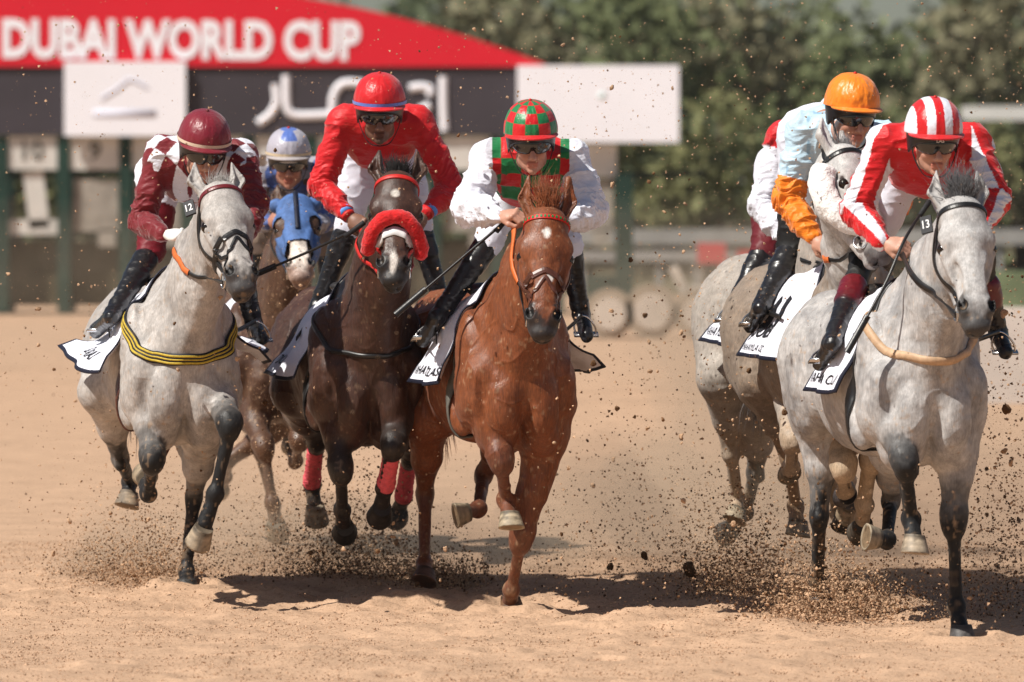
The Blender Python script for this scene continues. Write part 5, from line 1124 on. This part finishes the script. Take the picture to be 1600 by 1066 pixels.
TL = [(555, 160, 10.6, 3.2, 'mid', 'broad mid green tree rising behind the right slope of the red arch'), (690, 170, 13.5, 3.4, 'dark', 'tall dark tree behind the point where the red arch comes down'), (770, 150, 11, 3.0, 'dry', 'thin dry brownish tree between the dark ones above the arch tip'), (850, 165, 13, 3.8, 'dark', 'dark tree directly above the right white board'), (950, 155, 12.5, 3.6, 'mid', 'mid green tree above the right end of the white board'), (1040, 172, 13.5, 3.6, 'dark', 'dark tree just right of the white board'),
      (1120, 160, 12, 2.8, 'dry', 'bare brownish tree left of the orange cap'), (1190, 168, 12.0, 3.4, 'mid', 'mid green tree above the orange capped jockey'), (1300, 175, 9.4, 3.0, 'dark', 'lower dark tree under the pale gap of sky'), (1410, 165, 11.0, 3.2, 'mid', 'mid green tree above the striped cap'), (1480, 158, 12.2, 2.8, 'dry', 'brown dry tree at the upper right'), (1560, 170, 13, 3.7, 'dark', 'dark tree at the right edge of the photo'), (1660, 165, 12, 3.6, 'mid', 'mid green tree cut off by the right edge'),
      (440, 170, 12, 3.6, 'dark', 'dark tree hidden behind the lettering of the arch'), (625, 185, 9.2, 2.6, 'dark', 'smaller dark tree seen through a gap above the red slope')]
for t_ in TL: tree(t_[0], t_[1], t_[2] * .66, t_[3] * .9, *t_[4:])
def shrub(px, Yd, hgt, wd, kind, label):
    x = P(px, 300, Yd)[0]; r = empty('shrub', (x, Yd, 0), label, 'shrub', 'shrubs in front of the trees'); mb = MB(); ctrs = []
    for k in range(7): q = rng.uniform(-wd * .8, wd * .8); e = (x + q, Yd + rng.uniform(-.6, .6), hgt * rng.uniform(.25, .8)); mb.tube([(x + q * .3, Yd, 0), e], [.07, .03], 6); ctrs.append(e)
    mb.build('stem', MAT['bark'], r); foliage(r, A(ctrs), rng.uniform(.4, .6, 6) * min(wd, hgt) * .9, 1100, .17, LEAF[kind], 'foliage')
SH = [(30, 'olive', 'behind the first stalls of the gate at the left edge'), (130, 'dark', 'behind the second stall of the gate'), (230, 'olive', 'behind the maroon jockey'), (340, 'dark', 'behind the leftmost grey horse'), (450, 'olive', 'behind the blue and white jockey'), (560, 'dark', 'behind the jockey in red'), (670, 'olive', 'between the red and the chequered jockeys'), (790, 'dark', 'behind the chequered jockey'), (900, 'olive', 'behind the chequered right sleeve'), (985, 'dark', 'behind the end frame of the gate'), (1060, 'dark', 'just right of the gate end'), (1130, 'olive', 'left of the white sleeved jockey'), (1220, 'mid', 'behind the light blue jockey'), (1320, 'olive', 'behind the orange cap'), (1420, 'dark', 'behind the striped jockey'), (1510, 'olive', 'right of the striped cap'), (1600, 'dark', 'at the right edge of the photo')]
for k, (px, kd, lab) in enumerate(SH): shrub(px, 134 + (k * 37) % 7, 3.9 + (k * 13 % 5) * .22, 1.9, kd, {'olive': 'olive green', 'dark': 'dark green', 'mid': 'mid green'}[kd] + ' shrub ' + lab)
for k, px in enumerate(range(-40, 1700, 75)): pass
hedge = MB(); ctr = A([[P(px, 300, 150)[0], 150 + rng.uniform(-1, 1), rng.uniform(.5, 3.6)] for px in np.linspace(-80, 1700, 120)])
hg = foliage(None, ctr, A([1.0, 1.4]), 9000, .26, LEAF['mid'], 'understorey'); tag(hg, 'mass of low growth filling in beneath the far trees', 'undergrowth', None, 'stuff')
# ------------------------------------------------------------------ flying sand
MAT['grain'] = mat('flying_sand', rough=.95, spec=.1, attr='col', var=.25, vscale=60, bump=[(250, .6, .003, U1)])
def lumps(P_, S_, seed=0):
    r = np.random.default_rng(seed); n = len(P_); base = A([[1, 0, 0], [-1, 0, 0], [0, 1, 0], [0, -1, 0], [0, 0, 1], [0, 0, -1]], float)
    V = base[None] * r.uniform(.5, 1.25, (n, 6, 1)) + r.normal(size=(n, 6, 3)) * .18; a = r.normal(size=(n, 3, 3)); q, _ = np.linalg.qr(a); V = np.einsum('nij,njk->nik', V, q) * S_[:, None, None] + P_[:, None]
    F_ = A([[0, 2, 4], [2, 1, 4], [1, 3, 4], [3, 0, 4], [2, 0, 5], [1, 2, 5], [3, 1, 5], [0, 3, 5]]); Fc = (F_[None] + (np.arange(n) * 6)[:, None, None]).reshape(-1, 3)
    return V.reshape(-1, 3), Fc
pts, siz, colr = [], [], []
SANDC, DARKC = A((.50, .322, .20)), A((.13, .07, .035))  # dark tone: shaded sides of grains put into the colour, and wet sand
def puff(px, py, Yd, sx, sy, sd, n, s0, s1, dk=.3, spread=1.0, seed=0):
    n = int(n * 1.7); s0 *= .72; s1 *= .88
    r = np.random.default_rng(seed); 
    x = px + r.normal(size=n) * sx; hgt = r.exponential(1.0, n) * sy; Yy = Yd + r.normal(size=n) * sd; g0 = 310 + 1.85 * F_PX / Yy
    y = np.minimum(g0 - 1, py) - hgt; p = A([P(a, b, c) for a, b, c in zip(x, y, Yy)]); ok = p[:, 2] > -.01
    s = .85 * (s0 + (s1 - s0) * r.random(n) ** 4); pts.append(p[ok]); siz.append(s[ok]); m = (r.random(n) < dk)[:, None]; colr.append((np.where(m, DARKC, SANDC) * r.uniform(.7, 1.2, (n, 1)))[ok])
def field_specks(x0, x1, y0, y1, Ya, Yb, n, s0, s1, dk, seed):
    r = np.random.default_rng(seed); p = A([P(a, b, c) for a, b, c in zip(r.uniform(x0, x1, n), r.uniform(y0, y1, n), r.uniform(Ya, Yb, n))]); ok = p[:, 2] > 0
    s = s0 + (s1 - s0) * r.random(n) ** 5; pts.append(p[ok]); siz.append(s[ok]); m = (r.random(n) < dk)[:, None]; colr.append((np.where(m, DARKC, SANDC) * r.uniform(.7, 1.25, (n, 1)))[ok])
puff(235, 925, 27.6, 62, 42, .35, 7500, .0018, .010, .35, seed=1); puff(160, 900, 27.9, 50, 30, .4, 1800, .002, .009, .3, seed=2)
puff(545, 930, 28.0, 55, 48, .35, 9500, .0018, .011, .45, seed=3); puff(440, 920, 28.6, 60, 40, .5, 2500, .002, .009, .35, seed=4)
puff(672, 945, 27.4, 46, 12, .25, 6500, .0025, .013, .2, seed=5); puff(690, 935, 27.6, 60, 34, .3, 1500, .002, .009, .3, seed=6)
puff(1150, 955, 27.0, 50, 46, .4, 8000, .0018, .011, .35, seed=7); puff(1290, 972, 25.6, 58, 24, .3, 11000, .0025, .014, .2, seed=8); puff(1290, 960, 25.9, 80, 60, .3, 3000, .002, .010, .3, seed=9)
puff(960, 950, 27.5, 130, 90, .6, 1800, .002, .010, .45, seed=10); puff(1570, 985, 26.0, 45, 150, .8, 3600, .002, .012, .35, seed=11); puff(1480, 990, 25.5, 60, 40, .5, 1800, .002, .009, .35, seed=12)
puff(1060, 940, 27.0, 110, 120, .8, 2200, .002, .010, .45, seed=13); puff(440, 900, 29.2, 40, 150, .3, 2200, .002, .008, .15, seed=15)
field_specks(-20, 1620, -10, 480, 23.0, 30.0, 3400, .0014, .0075, .06, 14); field_specks(-20, 1620, 420, 940, 23.5, 30.0, 2600, .0014, .008, .35, 24); field_specks(820, 1620, 60, 500, 24, 29, 1900, .0014, .008, .06, 16); field_specks(820, 1620, 480, 950, 24, 29, 2600, .0014, .009, .35, 26); field_specks(0, 820, 440, 900, 26, 30, 1500, .0018, .008, .4, 17); field_specks(0, 1600, 0, 900, 17, 22, 420, .0015, .005, .3, 18)
Pq, Sq, Cq = np.concatenate(pts), np.concatenate(siz), np.concatenate(colr)
V, Fc = lumps(Pq, Sq, 5); g = mkmesh('flying_sand', V, Fc, MAT['grain'], origin=(0, 26, 0), smooth=False, attrs={'col': np.repeat(Cq, 6, 0)}); tag(g, 'spray of sand grains thrown up around the hooves and through the air', 'sand', None, 'stuff')
r0 = np.random.default_rng(9); nC = 95000; Yc = r0.uniform(20.8, 31, nC); Xc = r0.uniform(-1, 1, nC) * (Yc * .094)
pc = np.stack([Xc, Yc, np.zeros(nC)], 1); keep = vnoise(pc, 2.2, 71) * .5 + vnoise(pc, 7, 72) * .5 + r0.random(nC) * .9 > .35; pc = pc[keep]; pc[:, 2] = ground_h(pc)[:] - gh0 + .001
sc_ = .002 + .006 * r0.random(len(pc)) ** 3; V, Fc = lumps(pc, sc_, 12); cc = np.where((r0.random(len(pc)) < .02)[:, None], DARKC * 1.5, A((.50, .328, .215))) * r0.uniform(.75, 1.15, (len(pc), 1))
g = mkmesh('loose_sand_crumbs', V, Fc, MAT['grain'], origin=(0, 26, 0), smooth=False, attrs={'col': np.repeat(cc, 6, 0)}); tag(g, 'loose crumbs of sand lying on the raked track', 'sand', None, 'stuff')
# larger clods, each its own object
r = np.random.default_rng(77); protos = []
def clod_mesh(seed, col):
    V, Fc = [], []; n, m_ = 9, 12; V = [[math.sin(math.pi * i / n) * math.cos(2 * math.pi * k / m_), math.sin(math.pi * i / n) * math.sin(2 * math.pi * k / m_), math.cos(math.pi * i / n)] for i in range(n + 1) for k in range(m_)]
    V = A(V); V = V * (1 + vnoise(V, 1.6, seed)[:, None] * .45 + vnoise(V, 4, seed + 5)[:, None] * .22) * A([1.2, 1, .75]); Fc = [(i * m_ + k, i * m_ + (k + 1) % m_, (i + 1) * m_ + (k + 1) % m_, (i + 1) * m_ + k) for i in range(n) for k in range(m_)]
    me = mkmesh('sand_clod', V, Fc, MAT['grain'], attrs={'col': np.tile(A(col, float), (len(V), 1))}); return me
protos = [clod_mesh(s, c) for s, c in ((1, SANDC), (2, SANDC * .8), (3, DARKC), (4, DARKC * 1.6), (5, SANDC * 1.1))]
BIG = [(1078, 890, 26.6, .035, 2, 'largest dark clod of sand flying low between the chestnut and the nearest grey'), (1006, 868, 26.8, .018, 2, 'dark clod flying up and to the left of the largest dark clod'), (954, 886, 26.8, .016, 2, 'dark clod low to the right of the chestnut front leg'), (430, 235, 25.5, .008, 2, 'dark crumb in the air above the blue and white jockey'), (1568, 490, 24.6, .016, 0, 'pale clod in the air right of the nearest grey muzzle'), (1572, 640, 24.6, .018, 2, 'dark clod in the air right of the nearest grey chest')]
used = set()
def put_clod(p, s, k, lab, grp):
    o = protos[k]
    if k in used: o = protos[k].copy(); C.collection.objects.link(o)
    used.add(k); o.location = tuple(p); o.scale = (s, s, s); o.rotation_euler = tuple(r.uniform(0, 6.28, 3)); tag(o, lab, 'clod', grp)
for (px, py, Yd, s, k, lab) in BIG: put_clod(P(px, py, Yd), s, k, lab, 'clods of sand in the air')
zones = [(0, 420, 420, 900, .12, 'around the leftmost grey horse'), (400, 700, 800, 920, .1, 'behind the hooves of the dark bay'), (840, 1240, 560, 930, .28, 'low between the chestnut and the grey horses'), (1500, 1600, 420, 980, .2, 'right of the nearest grey horse'), (600, 1600, 0, 300, .12, 'high in front of the trees'), (900, 1130, 240, 560, .12, 'between the chequered and the white sleeved jockeys'), (1090, 1420, 840, 960, .06, 'behind the hind hoof of the nearest grey')]
for i_ in range(294):
    u = r.random(); acc = 0
    for z in zones:
        acc += z[4]
        if u <= acc: break
    kk = int(r.integers(0, 5)); put_clod(P(r.uniform(z[0], z[1]), r.uniform(z[2], z[3]), r.uniform(24.2, 29)), .0045 + .008 * r.random() ** 3, kk, ('small dark' if kk in (2, 3) else 'small pale') + ' clod of sand in the air ' + z[5], 'clods of sand in the air')
for k in range(5):
    if k not in used: put_clod(P(r.uniform(900, 1200), 800, 27), .008, k, 'small clod of sand flying loose in the air around the pack', 'clods of sand in the air')

# ------------------------------------------------------------------ dusty air
hz = bpy.data.materials.new('dusty_air'); hz.use_nodes = True; t = hz.node_tree; t.nodes.remove(t.nodes['Principled BSDF']); pv = t.nodes.new('ShaderNodeVolumePrincipled')
pv.inputs['Color'].default_value = (.93, .88, .82, 1); pv.inputs['Density'].default_value = .00022; pv.inputs['Anisotropy'].default_value = .2; t.links.new(pv.outputs[0], t.nodes['Material Output'].inputs['Volume'])
mb = MB(); mb.box((0, 130, 9), (70, 150, 10.2)); hb = mb.build('haze', hz, None, False, origin=(0, 130, 0)); tag(hb, kind='stuff', label='thin dusty air over the whole track', cat='haze')

du = bpy.data.materials.new('dust_cloud'); du.use_nodes = True; t = du.node_tree; t.nodes.remove(t.nodes['Principled BSDF']); pv = t.nodes.new('ShaderNodeVolumePrincipled')
pv.inputs['Color'].default_value = (.93, .72, .52, 1); pv.inputs['Density'].default_value = .38; pv.inputs['Anisotropy'].default_value = .1; t.links.new(pv.outputs[0], t.nodes['Material Output'].inputs['Volume'])
rq = np.random.default_rng(3); du2 = du.copy(); du2.name = 'dust_veil'; [n for n in du2.node_tree.nodes if n.type == 'PRINCIPLED_VOLUME'][0].inputs['Density'].default_value = .08
for nm_, lab, L_ in (('c', 'broad thin veil of dust lying over the far half of the track', [(0, 460, 62, 3, .7), (350, 470, 60, 3, .8), (700, 470, 58, 3.2, .9), (1050, 470, 55, 3, .9), (1400, 470, 52, 3, .9), (1700, 470, 55, 3, .9)]), ('a', 'soft tan dust cloud hanging low behind the three left horses', [(240, 850, 28.4, .55, .34), (420, 850, 29.2, .75, .42), (560, 860, 28.6, .6, .36), (700, 870, 28.8, .5, .3)]), ('b', 'soft tan dust cloud rising behind the two back right horses', [(1010, 830, 28.8, .6, .4), (1150, 830, 28.3, .65, .48), (1290, 850, 27.8, .6, .42), (1420, 820, 27.8, .7, .55), (1580, 740, 28, .7, .9), (1040, 700, 29.5, .8, .6), (1180, 620, 29.8, .8, .7)])):
    F3 = Field()
    for (px, py, Yd, rx, rz) in L_:
        c = P(px, py, Yd)
        for q in range(7): o_ = rq.normal(size=3) * A([rx * .5, .4, rz * .45]); F3.ell(c + o_, A([rx, .6, rz]) * rq.uniform(.35, .75), None, .12)
    V, Q = F3.mesh(.04 if nm_ != 'c' else .16); o = mkmesh('dust_cloud', V, Q, du if nm_ != 'c' else du2, None, True, origin=(V[:, 0].mean(), 28, .06)); tag(o, lab, 'dust', None, 'stuff')
